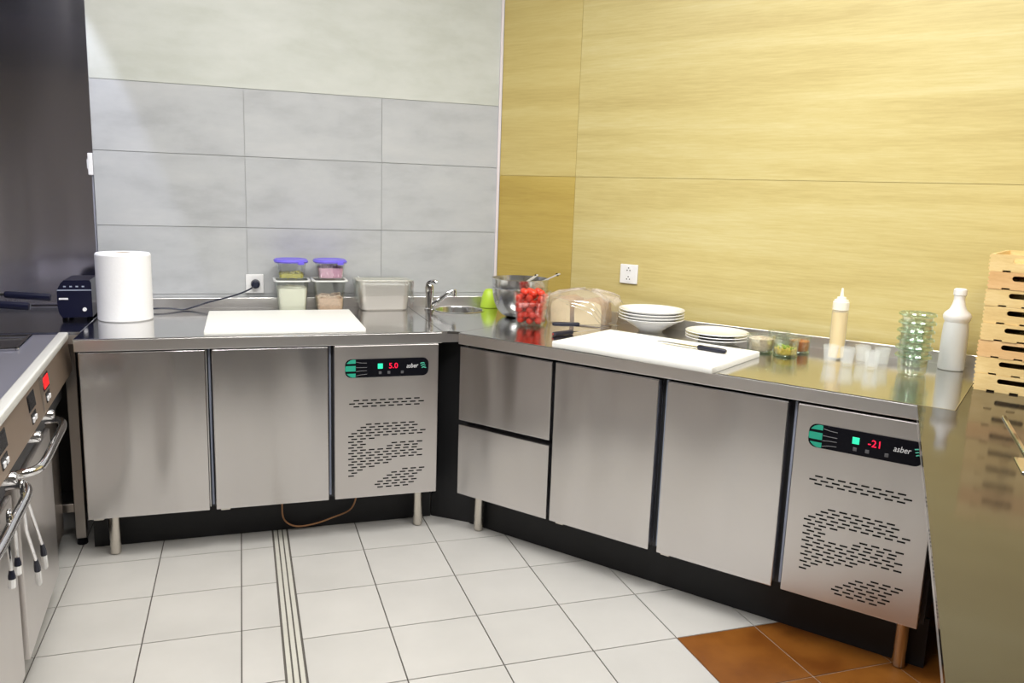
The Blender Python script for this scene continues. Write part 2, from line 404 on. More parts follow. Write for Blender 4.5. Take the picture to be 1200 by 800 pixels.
b = bm_new(); box(b, -0.44, 6.0, VW + .004, VW + .2, 0, CEIL)
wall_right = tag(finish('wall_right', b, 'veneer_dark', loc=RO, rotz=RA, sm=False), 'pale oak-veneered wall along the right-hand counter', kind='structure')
b = bm_new(); box(b, -.40, 6.0, VW + .001, VW + .004, 0, .25); finish('shade_strip', b, 'plinth_shade_black', wall_right, sm=False)  # same painted shade along the wall foot behind the right-hand counter
UJ = 0.033; UC = -0.405
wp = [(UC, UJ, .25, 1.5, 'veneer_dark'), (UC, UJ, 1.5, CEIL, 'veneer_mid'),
      (UJ, 2.85, .25, 1.5, 'veneer_light'), (UJ, 2.85, 1.5, CEIL, 'veneer_light'),
      (2.85, 6.0, .25, 1.5, 'veneer_light'), (2.85, 6.0, 1.5, CEIL, 'veneer_light')]
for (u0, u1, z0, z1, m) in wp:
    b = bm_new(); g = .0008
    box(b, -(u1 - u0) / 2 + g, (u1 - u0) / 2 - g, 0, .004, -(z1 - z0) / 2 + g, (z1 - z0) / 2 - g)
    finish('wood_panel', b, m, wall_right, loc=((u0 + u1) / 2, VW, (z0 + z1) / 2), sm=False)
b = bm_new(); box(b, -0.012, 0.0, -.004, 0.012, .9, CEIL)
tag(finish('trim_1', b, 'trim_white', loc=(CX - .002, YW - .004, 0), sm=False), 'thin pale strip between stone tiles and oak veneer', kind='structure')
b = bm_new(); box(b, -2.6, -2.4, -6, 1.4, 0, CEIL); wl = tag(finish('wall_left', b, 'plaster', sm=False), 'plain plastered side wall beyond the range', kind='structure')
b = bm_new(); box(b, -2.4, -2.39, -6, .8, .0, 1.45); finish('reflection_board', b, 'white_plastic', wl, sm=False)  # pale board added out of view to brighten the cladding's reflection
b = bm_new(); box(b, -2.6, 6.2, -6.2, -6.0, 0, CEIL); tag(finish('wall_front', b, 'plaster', sm=False), 'plain plastered wall opposite the counters', kind='structure')
b = bm_new(); box(b, -2.6, 6.2, -6.2, 1.6, CEIL, CEIL + .1); tag(finish('ceiling', b, 'ceiling_white', sm=False), 'flat white ceiling', kind='structure')
for (px, py) in PANELS:
    t = thing('ceiling_light', 'flat rectangular light panel on white ceiling', 'light', (px, py, CEIL), 0, 'ceiling light panels')
    b = bm_new(); box(b, -.6, .6, -.32, .32, -.03, 0, .004); finish('housing', b, 'white_plastic', t, sm=False)
    b = bm_new(); box(b, -.56, .56, -.28, .28, -.034, -.03); finish('diffuser', b, 'lamp_panel', t, sm=False)

# ------------------------------------------------------------------ refrigerated counters
def vent_rows():
    R = []
    def row(y, *spans):
        for a, c in spans: R.append((y, a, c))
    row(270, (132, 455)); row(285, (112, 470)); row(299, (132, 455))
    sp = [((190, 430),), ((165, 445),), ((148, 450),), ((122, 470),), ((107, 460),), ((122, 236),), ((107, 192),), ((122, 190), (312, 460)), ((107, 170), (290, 470)),
          ((122, 460),), ((107, 470),), ((122, 460),), ((107, 470),), ((122, 330),), ((107, 300),), ((122, 232),), ((107, 178),), ((122, 152),), ((107, 136),)]
    for k, s in enumerate(sp): row(386 + 13.7 * k, *s)
    for k, s in enumerate([((365, 470),), ((312, 460),), ((290, 470),), ((272, 450),), ((245, 430),), ((232, 416),), ((245, 395),)]): row(614 + 13.7 * k, *s)
    return R
def vent_mesh(pw, z0, z1):
    b = bm_new(); hp = 41.0
    for idx, (y, a, c) in enumerate(vent_rows()):
        kk = round((a - 112) / 20.5); x = a
        while x + 24 <= c + 6:
            cx = (x + 13 - 44) / 491 * pw; cz = z1 - (y - 12) / 730.0 * (z1 - z0)
            box(b, cx - .0115, cx + .0115, -.0006, .001, cz - .0026, cz + .0026)
            x += hp
    return b
def machine_panel(t, x0, x1, y, z0, z1, reading):
    pw = x1 - x0
    b = bm_new(); box(b, 0, pw, 0, .03, z0, z1, .003, 2)
    p = finish('machine_panel', b, 'steel_panel', t, loc=(x0, y, 0))
    v = finish('vent_slots', vent_mesh(pw, z0, z1), 'slot_black', p, sm=False); v['kind'] = 'stuff'
    # control strip: black pill
    cw, ch = pw * .80, .074; cx = pw * .50; cz = z1 - .092
    b = bm_new(); pts = rrect(cw, ch, .024, 0, 5)
    rings(b, [[Vector((q.x + cx, -.0025, q.y + cz)) for q in pts], [Vector((q.x + cx, .001, q.y + cz)) for q in pts]], True, True, True)
    finish('control_strip', b, 'black_plastic', p)
    L = cx - cw / 2; F = -.0030
    # green round emblem cut by two bars
    for zz0, zz1 in ((.020, .036), (-.011, .011), (-.036, -.020)):
        b = bm_new(); top = []
        n = 6; Rr = .037; ccx = L + .037
        lft = [(ccx - math.sqrt(max(0, Rr * Rr - z * z)), z) for z in [zz0 + (zz1 - zz0) * k / n for k in range(n + 1)]]
        poly = lft + [(L + .041, zz1), (L + .041, zz0)]
        rings(b, [[Vector((x, F, cz + z)) for x, z in poly], [Vector((x, F + .002, cz + z)) for x, z in poly]], True, True, True)
        finish('emblem', b, 'logo_green', p, sm=False)
    for k, zz in enumerate((.026, .004, -.012, -.03)):
        b = bm_new(); tube(b, [(L + .043, F, cz + zz), (L + .062, F, cz + zz * .85), (L + .085, F, cz + zz * .8)], .0012, 5); finish('emblem_line', b, 'logo_grey', p)
    b = bm_new(); box(b, L + .128, L + .149, F, F + .002, cz - .004, cz + .018, .001); finish('power_light', b, 'led_green', p, sm=False)
    for xx in (.138, .173, .227):
        b = bm_new(); box(b, L + xx - .006, L + xx + .006, F, F + .002, cz - .026, cz - .014, .001); finish('button', b, 'logo_grey', p, sm=False)
    text_mesh('display_digits', reading, .031, 'led_red', p, (L + .172, F, cz - .003), (PI / 2, 0, 0), 0, .0004)
    text_mesh('lettering', 'asber', .026, 'print_white', p, (L + .243, F, cz - .003), (PI / 2, 0, 0), .25, .0003, sx=.82)
    for k in range(3):
        b = bm_new(); tube(b, [(L + .300 + .003 * k, F, cz + .013 - .009 * k), (L + .312, F, cz + .016 - .009 * k), (L + .324 - .003 * (2 - k), F, cz + .013 - .009 * k)], .0022, 5); finish('leaf_mark', b, 'logo_green', p)
    return p
def counter_leg(t, x, y):
    b = bm_new(); lathe(b, [(.021, .06), (.021, .175)], 20, (x, y, 0)); l = finish('leg', b, 'steel_leg', t)
    b = bm_new(); lathe(b, [(.014, 0), (.019, .004), (.0205, .02), (.0195, .062)], 20, (x, y, 0)); finish('foot', b, 'steel_leg', l)
def worktop(t, wdt, dep, lip=.046):
    b = bm_new(); box(b, 0, wdt, 0, dep, ZT - .012, ZT, .0015, 2); finish('worktop', b, 'steel_top', t)
    b = bm_new(); box(b, 0.0005, wdt - .0005, -.0006, .02, ZT - lip, ZT - .003, .002, 2); finish('front_edge', b, 'steel_lip', t)
    for x in (0.0, wdt - .012):
        b = bm_new(); box(b, x, x + .012, .02, dep, ZT - lip, ZT - .012); finish('side_edge', b, 'steel_lip', t, sm=False)
    b = bm_new(); box(b, 0, wdt, dep - .001, dep + .014, ZT - .012, ZT + .046, .002, 2); finish('upstand', b, 'steel_lip', t)
def door(t, name, x0, x1, z0, z1, y=-.002, gasket=True):
    b = bm_new(); box(b, 0, x1 - x0, 0, .042, z0, z1, .003, 2); d = finish(name, b, 'steel_door', t, loc=(x0, y, 0))
    b = bm_new(); box(b, .006, x1 - x0 - .006, .042, .056, z0 + .008, z1 - .008); finish('gasket', b, 'gasket', d, sm=False)
    return d
# back left counter
t = thing('refrigerated_counter', 'two-door steel refrigerated counter against the grey stone wall', 'counter')
worktop(t, 1.342, .758)
b = bm_new(); box(b, .012, 1.330, .055, .70, .165, ZT - .0125); finish('body', b, 'carcass', t, sm=False)
door(t, 'door', .013, .436, .171, .800); door(t, 'door', .459, .886, .171, .800)
b = bm_new(); box(b, .4375, .4405, .012, .052, .18, .797); finish('door_seal', b, 'steel_lip', t, sm=False)
for x in (.445, .893):
    b = bm_new(); box(b, x, x + .007, .04, .056, .178, .797); finish('front_post', b, 'gasket', t, sm=False)
machine_panel(t, .909, 1.327, -.002, .171, .802, '5.0')
b = bm_new(); box(b, .004, 1.338, .150, .162, 0, .164); finish('plinth', b, 'plinth_shade_black', t, sm=False)
for x, y in ((.09, .072), (1.265, .072), (.09, .64), (1.265, .64)): counter_leg(t, x, y)
for x in (.03, .475):
    b = bm_new(); box(b, x, x + .035, .006, .05, .163, .171, .002); finish('hinge', b, 'steel_leg', t)
# right-hand counter, local frame u, v
t2 = thing('refrigerated_counter', 'long steel refrigerated counter with two drawers along the oak wall', 'counter', RO, RA)
worktop(t2, 1.788, .752)
b = bm_new(); box(b, .012, 1.775, .055, .70, .165, ZT - .0125); finish('body', b, 'carcass', t2, sm=False)
door(t2, 'drawer', .011, .452, .489, .796); door(t2, 'drawer', .011, .452, .171, .470)
door(t2, 'door', .466, .886, .171, .796); door(t2, 'door', .918, 1.329, .171, .796)
for x in (.902, 1.342):
    b = bm_new(); box(b, x, x + .007, .03, .056, .180, .793); finish('front_post', b, 'gasket', t2, sm=False)
machine_panel(t2, 1.358, 1.765, -.002, .171, .796, '-21')
b = bm_new(); box(b, .0, 1.785, .104, .116, 0, .164); finish('plinth', b, 'plinth_shade_black', t2, sm=False)
for x, y in ((.075, .072), (1.718, .072), (.075, .64), (1.718, .64)): counter_leg(t2, x, y)
for x in (.49, .93):
    b = bm_new(); box(b, x, x + .035, .006, .05, .163, .171, .002); finish('hinge', b, 'steel_leg', t2)

# ------------------------------------------------------------------ corner sink
t = thing('corner_sink', 'steel corner worktop with small round sink and chrome tap', 'sink')
def sink_poly():
    R = lambda u, v: (RW(u, v).x, RW(u, v).y)
    return [(1.3435, .02), R(-.0015, .032), R(-.0015, .752), R(-.41, .752), (1.752, .758), (1.3435, .758)]
SP = sink_poly(); SX, SY, SR = 1.566, .600, .113
b = bm_new()
def poly_hole(b, poly, z, hole=None):
    ov = [b.verts.new((x, y, z)) for x, y in poly]
    es = [b.edges.new((ov[i], ov[(i + 1) % len(ov)])) for i in range(len(ov))]
    if hole:
        hv = [b.verts.new((hole[0] + hole[2] * math.cos(2 * PI * k / 40), hole[1] + hole[2] * math.sin(2 * PI * k / 40), z)) for k in range(40)]
        es += [b.edges.new((hv[i], hv[(i + 1) % 40])) for i in range(40)]
    bmesh.ops.triangle_fill(b, use_beauty=True, use_dissolve=False, edges=es, normal=(0, 0, 1))
poly_hole(b, SP, ZT - .0003, (SX, SY, SR))
ret = bmesh.ops.extrude_face_region(b, geom=b.faces[:])
for v in [g for g in ret['geom'] if isinstance(g, bmesh.types.BMVert)]: v.co.z -= .010
finish('worktop', b, 'steel_top', t, ang=20)
b = bm_new(); a0, a1 = Vector((1.3435, .02, 0)), Vector((*SP[1], 0)); 
box(b, a0.x, a1.x - .004, .012, .024, ZT - .046, ZT - .002); finish('front_edge', b, 'steel_lip', t, sm=False)
b = bm_new(); box(b, 1.3435, 1.760, .757, .772, ZT - .01, ZT + .046, .002, 2); finish('upstand', b, 'steel_lip', t)
b = bm_new()
prof = [(SR + .010, 0.0005), (SR + .006, .003), (SR + .001, .002), (SR - .002, -.006), (SR - .006, -.05), (SR - .025, -.095), (SR - .06, -.118), (.02, -.122)]
lathe(b, prof, 40, (SX, SY, ZT), False, True); finish('sink_bowl', b, 'steel_bowl', t)
pa, pb = Vector((1.342, .155, 0)), RW(-.002, .11); dn = Vector((-(pb - pa).y, (pb - pa).x, 0)).normalized() * .012
b = bm_new(); prism(b, [(pa.x, pa.y), (pb.x, pb.y), (pb.x + dn.x, pb.y + dn.y), (pa.x + dn.x, pa.y + dn.y)], 0, ZT - .012); finish('front_panel', b, 'plinth_shade_black', t, sm=False)
# tap
TXp, TYp = 1.425, .622
b = bm_new(); lathe(b, [(.024, 0), (.024, .006), (.019, .010), (.018, .075), (.020, .082), (.020, .112), (.016, .122)], 20, (TXp, TYp, ZT)); tap = finish('tap', b, 'chrome', t)
b = bm_new(); tube(b, smooth([(TXp + .012, TYp - .01, ZT + .028), (TXp + .045, TYp - .02, ZT + .052), (TXp + .085, TYp - .03, ZT + .084), (TXp + .106, TYp - .034, ZT + .094)], 5), [.013] * 5 + [.011] * 6 + [.010] * 5, 12); finish('spout', b, 'chrome', tap)
b = bm_new(); lathe(b, [(.0105, .068), (.0105, .100), (.008, .103)], 14, (TXp + .112, TYp - .036, ZT)); finish('aerator', b, 'chrome', tap)
b = bm_new(); tube(b, smooth([(TXp - .014, TYp, ZT + .100), (TXp - .010, TYp - .004, ZT + .128), (TXp + .012, TYp - .015, ZT + .140), (TXp + .030, TYp - .024, ZT + .134)], 5), .009, 10); finish('lever', b, 'chrome', tap)
b = bm_new(); tube(b, smooth([(SX, SY, ZT - .12), (SX, SY, .60), (SX - .06, SY - .10, .52), (SX - .04, SY + .08, .45), (SX, YW - .03, .45)], 6), .022, 12); finish('waste_pipe', b, 'pipe', t)

# ------------------------------------------------------------------ right-hand foreground counter
t = thing('steel_counter', 'dark glossy steel counter carrying the stack of wooden crates', 'counter', RO, RA)
FP = [(1.690, -.0025), (1.955, -1.56), (2.06, -2.2), (3.3, -2.2), (3.3, .752), (1.7895, .752), (1.7895, -.0025)]
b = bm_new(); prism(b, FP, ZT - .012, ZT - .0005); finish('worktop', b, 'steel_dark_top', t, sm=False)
b = bm_new()
inn = [(1.694, -.006), (1.959, -1.56), (2.064, -2.19), (2.09, -2.19), (1.985, -1.56), (1.72, -.006)]
prism(b, inn, ZT - .046, ZT - .012); finish('front_edge', b, 'steel_lip', t, sm=False)
b = bm_new(); prism(b, [(2.0, -.15), (2.25, -1.6), (2.30, -2.1), (3.2, -2.1), (3.2, -.15)], .10, ZT - .012); finish('body', b, 'carcass', t, sm=False)
for q in ((2.1, -.3), (2.35, -1.9), (3.1, -.3), (3.1, -1.9)):
    b = bm_new(); lathe(b, [(.02, 0), (.02, .1)], 16, (q[0], q[1], 0)); finish('leg', b, 'steel_leg', t)

# ------------------------------------------------------------------ steel table behind the range
t = thing('steel_table', 'dark steel side table between range and counter', 'table')
b = bm_new(); box(b, -1.3, -.0025, .165, .765, ZT - .012, ZT - .0005, .0015); finish('top', b, 'steel_table_top', t, sm=False)
b = bm_new(); box(b, -1.3, -.012, .1645, .180, ZT - .046, ZT - .0125); finish('front_edge', b, 'steel_lip', t, sm=False)
b = bm_new(); box(b, -1.3, -.012, .750, .78, ZT - .012, ZT + .012, .001); finish('back_edge', b, 'steel_table_top', t, sm=False)
for x, y in ((-.065, .180), (-1.27, .180), (-.065, .70), (-1.27, .70)):
    b = bm_new(); box(b, x, x + .038, y, y + .038, .028, ZT - .0125, .002); l = finish('leg', b, 'steel_frame', t, sm=False)
    b = bm_new(); lathe(b, [(.018, 0), (.020, .004), (.016, .03)], 12, (x + .019, y + .019, 0)); finish('foot', b, 'black_plastic', l)
b = bm_new(); box(b, -1.232, -.065, .185, .213, .135, .170, .002); finish('crossbar', b, 'steel_frame', t, sm=False)
b = bm_new(); box(b, -.06, -.02, .70, .738, .135, .170); finish('crossbar', b, 'steel_frame', t, sm=False)

# ------------------------------------------------------------------ cooking range on the left
t = thing('cooking_range', 'steel cooking range with knobs, displays and tubular door handles', 'range', (-.062, .150, 0), .0562)
RL = -2.4
b = bm_new(); box(b, -.90, -.012, RL, -.004, .80, .845, .002); finish('hob_plate', b, 'hob_steel', t, sm=False)
b = bm_new(); box(b, -.012, .022, RL, -.004, .825, .853, .006, 3); finish('front_nosing', b, 'nosing', t)
# sloping control panel
b = bm_new(); rings(b, [[Vector((x, y, z)) for x, z in ((.016, .826), (.028, .708), (-.06, .708), (-.06, .826))] for y in (RL, -.004)], True, True, True); cp = finish('control_panel', b, 'panel_beige', t, sm=False)
b = bm_new(); box(b, .0185, .0295, -.650, -.647, .715, .826); finish('panel_joint', b, 'steel_bowl', cp, sm=False)
def pan_x(z): return .028 - (z - .708) / (.826 - .708) * .012
def display(y, lit):
    for nm, z0, z1, dy0, dy1, m in (('display', .772, .806, -.055, .03, 'lamp_red' if lit else 'black_plastic'), ('display_bezel', .766, .812, -.064, .04, 'black_plastic'), ('key_row', .728, .758, -.050, .02, 'black_plastic')):
        b = bm_new(); o_ = .0022 if nm == 'display' else .0012
        rings(b, [[Vector((pan_x(z) + e, yy, z)) for z, e in ((z0, -.002), (z1, -.002), (z1, o_), (z0, o_))] for yy in (y + dy0, y + dy1)], True, True, True)
        finish(nm, b, m, cp, sm=False)
    for k in range(2):
        b = bm_new(); zc = .738; yy = y - .03 + .035 * k; box(b, pan_x(zc) - .001, pan_x(zc) + .004, yy - .010, yy + .010, zc - .007, zc + .007, .001); finish('key', b, 'print_white', cp, sm=False)
display(-.53, True); display(-.78, False); display(-1.18, False)
# lower fascia, doors, knobs, handles
b = bm_new(); box(b, -.90, -.035, RL, -.010, .0805, .80); finish('body', b, 'steel_frame', t, sm=False)
for k, (y0, y1) in enumerate(((-.955, -.40), (-1.56, -1.03), (-2.20, -1.64))):
    b = bm_new(); box(b, -.034, .0, y0, y1, .09, .600, .003, 2); d = finish('oven_door', b, 'steel_panel', t, loc=None)
    zc = .632
    b = bm_new(); tube(b, smooth([(-.02, y1 - .005, zc - .006), (.025, y1 - .015, zc - .002), (.052, y1 - .09, zc), (.055, (y0 + y1) / 2, zc), (.054, y0 + .07, zc), (.035, y0 + .015, zc - .002), (-.02, y0, zc - .006)], 6), .0125, 12); finish('handle', b, 'chrome', d)
b = bm_new(); box(b, -.034, -.012, RL, -.010, .606, .707); finish('fascia', b, 'carcass', t, sm=False)
for y in (-.55, -.79, -1.15, -1.4):
    b = bm_new()
    lathe(b, [(.020, 0), (.021, .008), (.017, .012), (.016, .045), (.013, .050)], 18)
    bmesh.ops.rotate(b, verts=b.verts[:], cent=(0, 0, 0), matrix=Matrix.Rotation(PI / 2, 3, 'Y')); bmesh.ops.translate(b, verts=b.verts[:], vec=(-.012, y, .683))
    k = finish('knob', b, 'chrome', t)
    b = bm_new(); box(b, -.013, -.0105, y - .055, y - .030, .650, .678); finish('knob_label', b, 'lamp_red' if y == -.79 else 'print_white', t, sm=False)
b = bm_new(); box(b, -.80, -.10, RL + .1, -.1, 0, .085); finish('plinth', b, 'plinth_shade_black', t, sm=False)
b = bm_new()
for (x0, x1, y0, y1) in ((-.60, -.090, -.315, -.300), (-.60, -.090, -.060, -.045), (-.100, -.085, -.315, -.045), (-.61, -.59, -.315, -.045)): box(b, x0, x1, y0, y1, .8455, .856, .003)
finish('well_rim', b, 'chrome', t)
b = bm_new(); box(b, -.59, -.10, -.300, -.060, .8454, .8465); finish('well_shade_plate', b, 'steel_table_top', t, sm=False)  # flat plate standing in for shadow down in the well

# frying baskets: long rods with dark grips lying over the well
def fry_basket(px_pts, z, label, y):
    t = thing('fry_basket', label, 'basket', (0, 0, 0), 0, 'fry baskets on the range')
    (xa, xb) = px_pts
    b = bm_new(); tube(b, [(xb, y, z), (xb - .004, y, z + .0005), (xa + .004, y, z + .012), (xa, y, z + .012)], [.010, .0135, .0125, .010], 12); finish('grip', b, 'navy_plastic', t)
    b = bm_new(); tube(b, [(xa + .002, y, z + .012), (xa - .10, y, z + .018), (xa - .20, y, z - .02)], .006, 8); finish('rod', b, 'chrome', t)
    b = bm_new()
    x1, x0 = xa - .19, xa - .44
    for zz in (.88, .92, z - .02):
        tube(b, [(x1, y - .07, zz), (x1, y + .07, zz), (x0, y + .07, zz), (x0, y - .07, zz), (x1, y - .07, zz)], .003, 6)
    for k in range(9):
        xx = x0 + (x1 - x0) * k / 8
        tube(b, [(xx, y - .07, z - .02), (xx, y - .07, .8495), (xx, y + .07, .8495), (xx, y + .07, z - .02)], .0018, 5)
    for k in range(5):
        yy = y - .07 + .14 * k / 4
        tube(b, [(x0, yy, z - .02), (x0, yy, .8495), (x1, yy, .8495), (x1, yy, z - .02)], .0018, 5)
    o = finish('wire_basket', b, 'chrome', t); o['kind'] = 'stuff'
    return t
fry_basket((-.215, -.070), .992, 'fry basket with raised dark grip reaching further towards the navy appliance', .06)
fry_basket((-.250, -.098), .985, 'fry basket with lower dark grip over the range', -.12)

# hanging tongs
def tongs(y, dz, spread, label, x=.0, lean=0.0, q=1.0):
    t = thing('tongs', label, 'tongs', (x, y, 0), .0562, 'tongs hanging on the range handle')
    zt = .665 + dz
    b = bm_new(); tube(b, smooth([(.0, -.012, zt - .02), (.0, -.008, zt + .004), (.0, .008, zt + .004), (.0, .012, zt - .02)], 5), .004, 8); finish('spring', b, 'chrome', t)
    for s in (-1, 1):
        yy = lean + s * spread
        b = bm_new(); tube(b, [(0, s * .010, zt - .015), (0.002, s * .03 + yy * .3, zt - .12 * q), (.003, yy, zt - .24 * q)], [.004, .0045, .004], 8); a = finish('arm', b, 'chrome', t)
        b = bm_new(); tube(b, [(.003, yy * .985, zt - .236 * q), (.003, yy + lean * .08, zt - .262 * q), (.003, yy + lean * .1, zt - .275 * q)], [.005, .008, .008], 8); finish('grip', b, 'black_handle', a)
        b = bm_new(); tube(b, [(.003, yy + lean * .1, zt - .274 * q), (.002, yy + lean * .2, zt - .315 * q), (.002, yy + lean * .22, zt - .322 * q)], [.0075, .008, .004], 8); finish('tip', b, 'white_plastic', a)
    return t
tongs(-.985, 0, .050, 'wide-open steel tongs with pale tips hanging from the range handle', .048, .13)
tongs(-1.155, -.012, .035, 'nearly closed steel tongs hanging beside the wide-open pair', .058, .0, .52)

# extraction hood above the range (out of frame, dark) with two lamps
t = thing('extraction_hood', 'dark steel extraction hood over the range', 'hood', (0, 0, 0))
b = bm_new()
rings(b, [[Vector((-1.5, -1.9, 2.18)), Vector((-.12, -1.9, 2.18)), Vector((-.12, .08, 2.18)), Vector((-1.5, .08, 2.18))],
          [Vector((-1.5, -1.9, 2.30)), Vector((-.12, -1.9, 2.30)), Vector((-.12, .08, 2.30)), Vector((-1.5, .08, 2.30))],
          [Vector((-1.2, -1.4, CEIL)), Vector((-.6, -1.4, CEIL)), Vector((-.6, -.3, CEIL)), Vector((-1.2, -.3, CEIL))]], True, True, True)
finish('canopy', b, 'carcass', t, sm=False)
l = bpy.data.lights.new('wall_spot', 'SPOT'); l.energy = 110; l.color = (.72, .76, 1.0); l.spot_size = math.radians(39.6); l.spot_blend = .10; l.shadow_soft_size = .03
lo = bpy.data.objects.new('wall_spot', l); col.objects.link(lo); lo.location = (-.22, .46, 2.78); lo.rotation_euler = (math.radians(11), 0, 0)
t = thing('spot_lamp', 'small downlight on the ceiling above the steel table', 'light', (-.22, .46, CEIL))
b = bm_new(); lathe(b, [(.060, -.16), (.062, -.15), (.062, -.05), (.02, -.03), (.012, -.03), (.012, 0)], 18, cap0=False); finish('shade', b, 'black_plastic', t)

# ------------------------------------------------------------------ things on the left worktop
def sit(name, bm, mat, label, cat, loc, rotz=0, group=None):
    return tag(finish(name, bm, mat, loc=loc, rotz=rotz), label, cat, group)
b = bm_new(); Rr = .104
t = thing('paper_roll', 'big white paper towel roll on the left worktop', 'paper roll', (.117, .460, ZT))
lathe(b, [(.030, .002), (.098, 0), (Rr, .005), (Rr, .265), (.1, .272), (.031, .274), (.030, .25)], 48); finish('paper', b, 'paper', t)
b = bm_new(); lathe(b, [(.030, .002), (.030, .272), (.027, .272), (.027, .002)], 24, cap0=False, cap1=False); finish('core', b, 'cardboard', t)
b = bm_new(); box(b, -.302, .302, -.265, .265, 0, .016, .004, 2)
sit('cutting_board', b, 'white_board', 'thin white cutting board on the left worktop', 'board', (.735, .292, ZT))

# appliance
t = thing('small_appliance', 'small navy appliance with a row of buttons beside paper roll', 'appliance', (-.062, .44, ZT - .0005), .02)
prof = [(-.060, .030), (-.065, .060), (-.064, .122), (-.050, .150), (-.038, .162), (.055, .162), (.060, .152), (.060, .015), (-.050, .012)]
b = bm_new(); rings(b, [[Vector((x, y, z)) for x, z in prof] for y in (0, .006, .2)], True, True, True)
bod = finish('casing', b, 'navy_plastic', t)
for x in (-.045, .045):
    for y in (.03, .17):
        b = bm_new(); lathe(b, [(.010, 0), (.010, .015)], 10, (x, y, 0)); finish('foot', b, 'black_plastic', t)
b = bm_new(); box(b, -.063, .060, -.002, .001, .121, .125); finish('trim_line', b, 'gasket', t, sm=False)
for k in range(4):
    b = bm_new(); box(b, -.040 + .022 * k, -.031 + .022 * k, -.002, .001, .135, .140); finish('button', b, 'gasket', t, sm=False)
b = bm_new(); box(b, -.058, -.025, -.0015, .001, .085, .092); finish('nameplate', b, 'print_white', t, sm=False)
b = bm_new(); lathe(b, [(.008, 0), (.007, .008)], 14); bmesh.ops.rotate(b, verts=b.verts[:], cent=(0, 0, 0), matrix=Matrix.Rotation(PI / 2, 3, 'X')); bmesh.ops.translate(b, verts=b.verts[:], vec=(.032, .0, .045)); finish('dial', b, 'white_plastic', t)

# sockets, switch, cable
def socket(name, label, loc, rotz, w_, h_, kind):
    t = thing(name, label, 'socket', loc, rotz)
    b = bm_new(); box(b, -w_ / 2, w_ / 2, -.010, -.0005, -h_ / 2, h_ / 2, .003, 2); finish('plate', b, 'white_plastic', t)
    return t
t = socket('wall_socket', 'white wall socket with black plug on grey stone tiles', (.6295, YW, .959), 0, .080, .088, 1)
b = bm_new(); lathe(b, [(.021, -.002), (.021, .012), (.018, .030), (.010, .036)], 20); bmesh.ops.rotate(b, verts=b.verts[:], cent=(0, 0, 0), matrix=Matrix.Rotation(PI / 2, 3, 'X')); bmesh.ops.translate(b, verts=b.verts[:], vec=(.003, -.0125, .0)); 
pl = finish('power_plug', b, 'plug_black', loc=(.6295, YW, .959)); tag(pl, 'black round plug with trailing cable in the stone-wall socket', 'plug')
b = bm_new(); tube(b, smooth([(0, -.040, -.004), (-.03, -.047, -.025), (-.10, -.050, -.052), (-.20, -.055, -.078), (-.26, -.07, -.096), (-.305, -.10, -.1045), (-.36, -.11, -.098), (-.42, -.12, -.096), (-.50, -.10, -.104)], 6), .0038, 8); finish('cable', b, 'plug_black', pl)
t = socket('wall_socket', 'white double wall socket on the oak wall', RW(.343, VW), RA, .088, .088, 2); t.location.z = 1.068
for zz in (.020, -.020):
    b = bm_new(); lathe(b, [(.0155, 0), (.0155, .002)], 20); bmesh.ops.rotate(b, verts=b.verts[:], cent=(0, 0, 0), matrix=Matrix.Rotation(PI / 2, 3, 'X')); bmesh.ops.translate(b, verts=b.verts[:], vec=(0, -.0098, zz)); f = finish('outlet', b, 'logo_grey' if False else 'white_plastic', t)
    for dx, dz in ((-.007, -.003), (.007, -.003), (0, .008)):
        b = bm_new(); box(b, dx - .0024, dx + .0024, -.0126, -.0115, zz + dz - .0024, zz + dz + .0024); finish('pin_hole', b, 'slot_black', f, sm=False)
t = thing('wall_switch', 'small white switch on the edge of the stone wall', 'switch', (-.022, YW + .015, 1.475))
b = bm_new(); box(b, -.022, -.0005, -.012, .012, -.047, .047, .004, 2); finish('casing', b, 'white_plastic', t)
b = bm_new(); box(b, -.026, -.021, -.006, .006, -.02, .02, .001); finish('rocker', b, 'white_plastic', t)
b = bm_new(); tube(b, [(-.006, 0, -.047), (-.007, .0, -.2), (-.006, .0, -.45), (-.007, 0, -.60)], .004, 8); finish('cable', b, 'cable_grey', t)

# tapered clear food containers
def tub_shell(bm, wb, db, wt, dt, h, rb, rt, th=.002, rim=.008, rimh=.006):
    o = [(wb - .012, db - .012, rb, 0), (wb, db, rb, .006), (wt, dt, rt, h - rimh), (wt + 2 * rim, dt + 2 * rim, rt + rim * .6, h - rimh), (wt + 2 * rim, dt + 2 * rim, rt + rim * .6, h), (wt - th, dt - th, rt, h), (wb - 2 * th, db - 2 * th, rb, .008)]
    rings(bm, [rrect(a, d, r, z) for a, d, r, z in o], True, True, True)
def fill(bm, wb, db, wt, dt, h, rb, rt, z0, z1, inset=.004, bumpy=0.0, nb=6, seed=1):
    rnd = random.Random(seed)
    lerp = lambda a, c, z: a + (c - a) * z / h
    rs = [rrect(lerp(wb, wt, z) - 2 * inset, lerp(db, dt, z) - 2 * inset, max(.004, lerp(rb, rt, z) - inset), z) for z in [z0 + (z1 - z0) * k / 4 for k in range(5)]]
    vr = rings(bm, rs, True, True, False)
    top = vr[-1]; c0 = Vector((0, 0, z1)); inner = []
    prev = top
    for s in (.72, .42, .15):
        cur = [bm.verts.new((v.co.x * s, v.co.y * s, z1 + rnd.uniform(-1, 1) * bumpy)) for v in top]
        for i in range(len(top)):
            j = (i + 1) % len(top); bm.faces.new((prev[i], prev[j], cur[j], cur[i]))
        prev = cur
    bm.faces.new(prev)
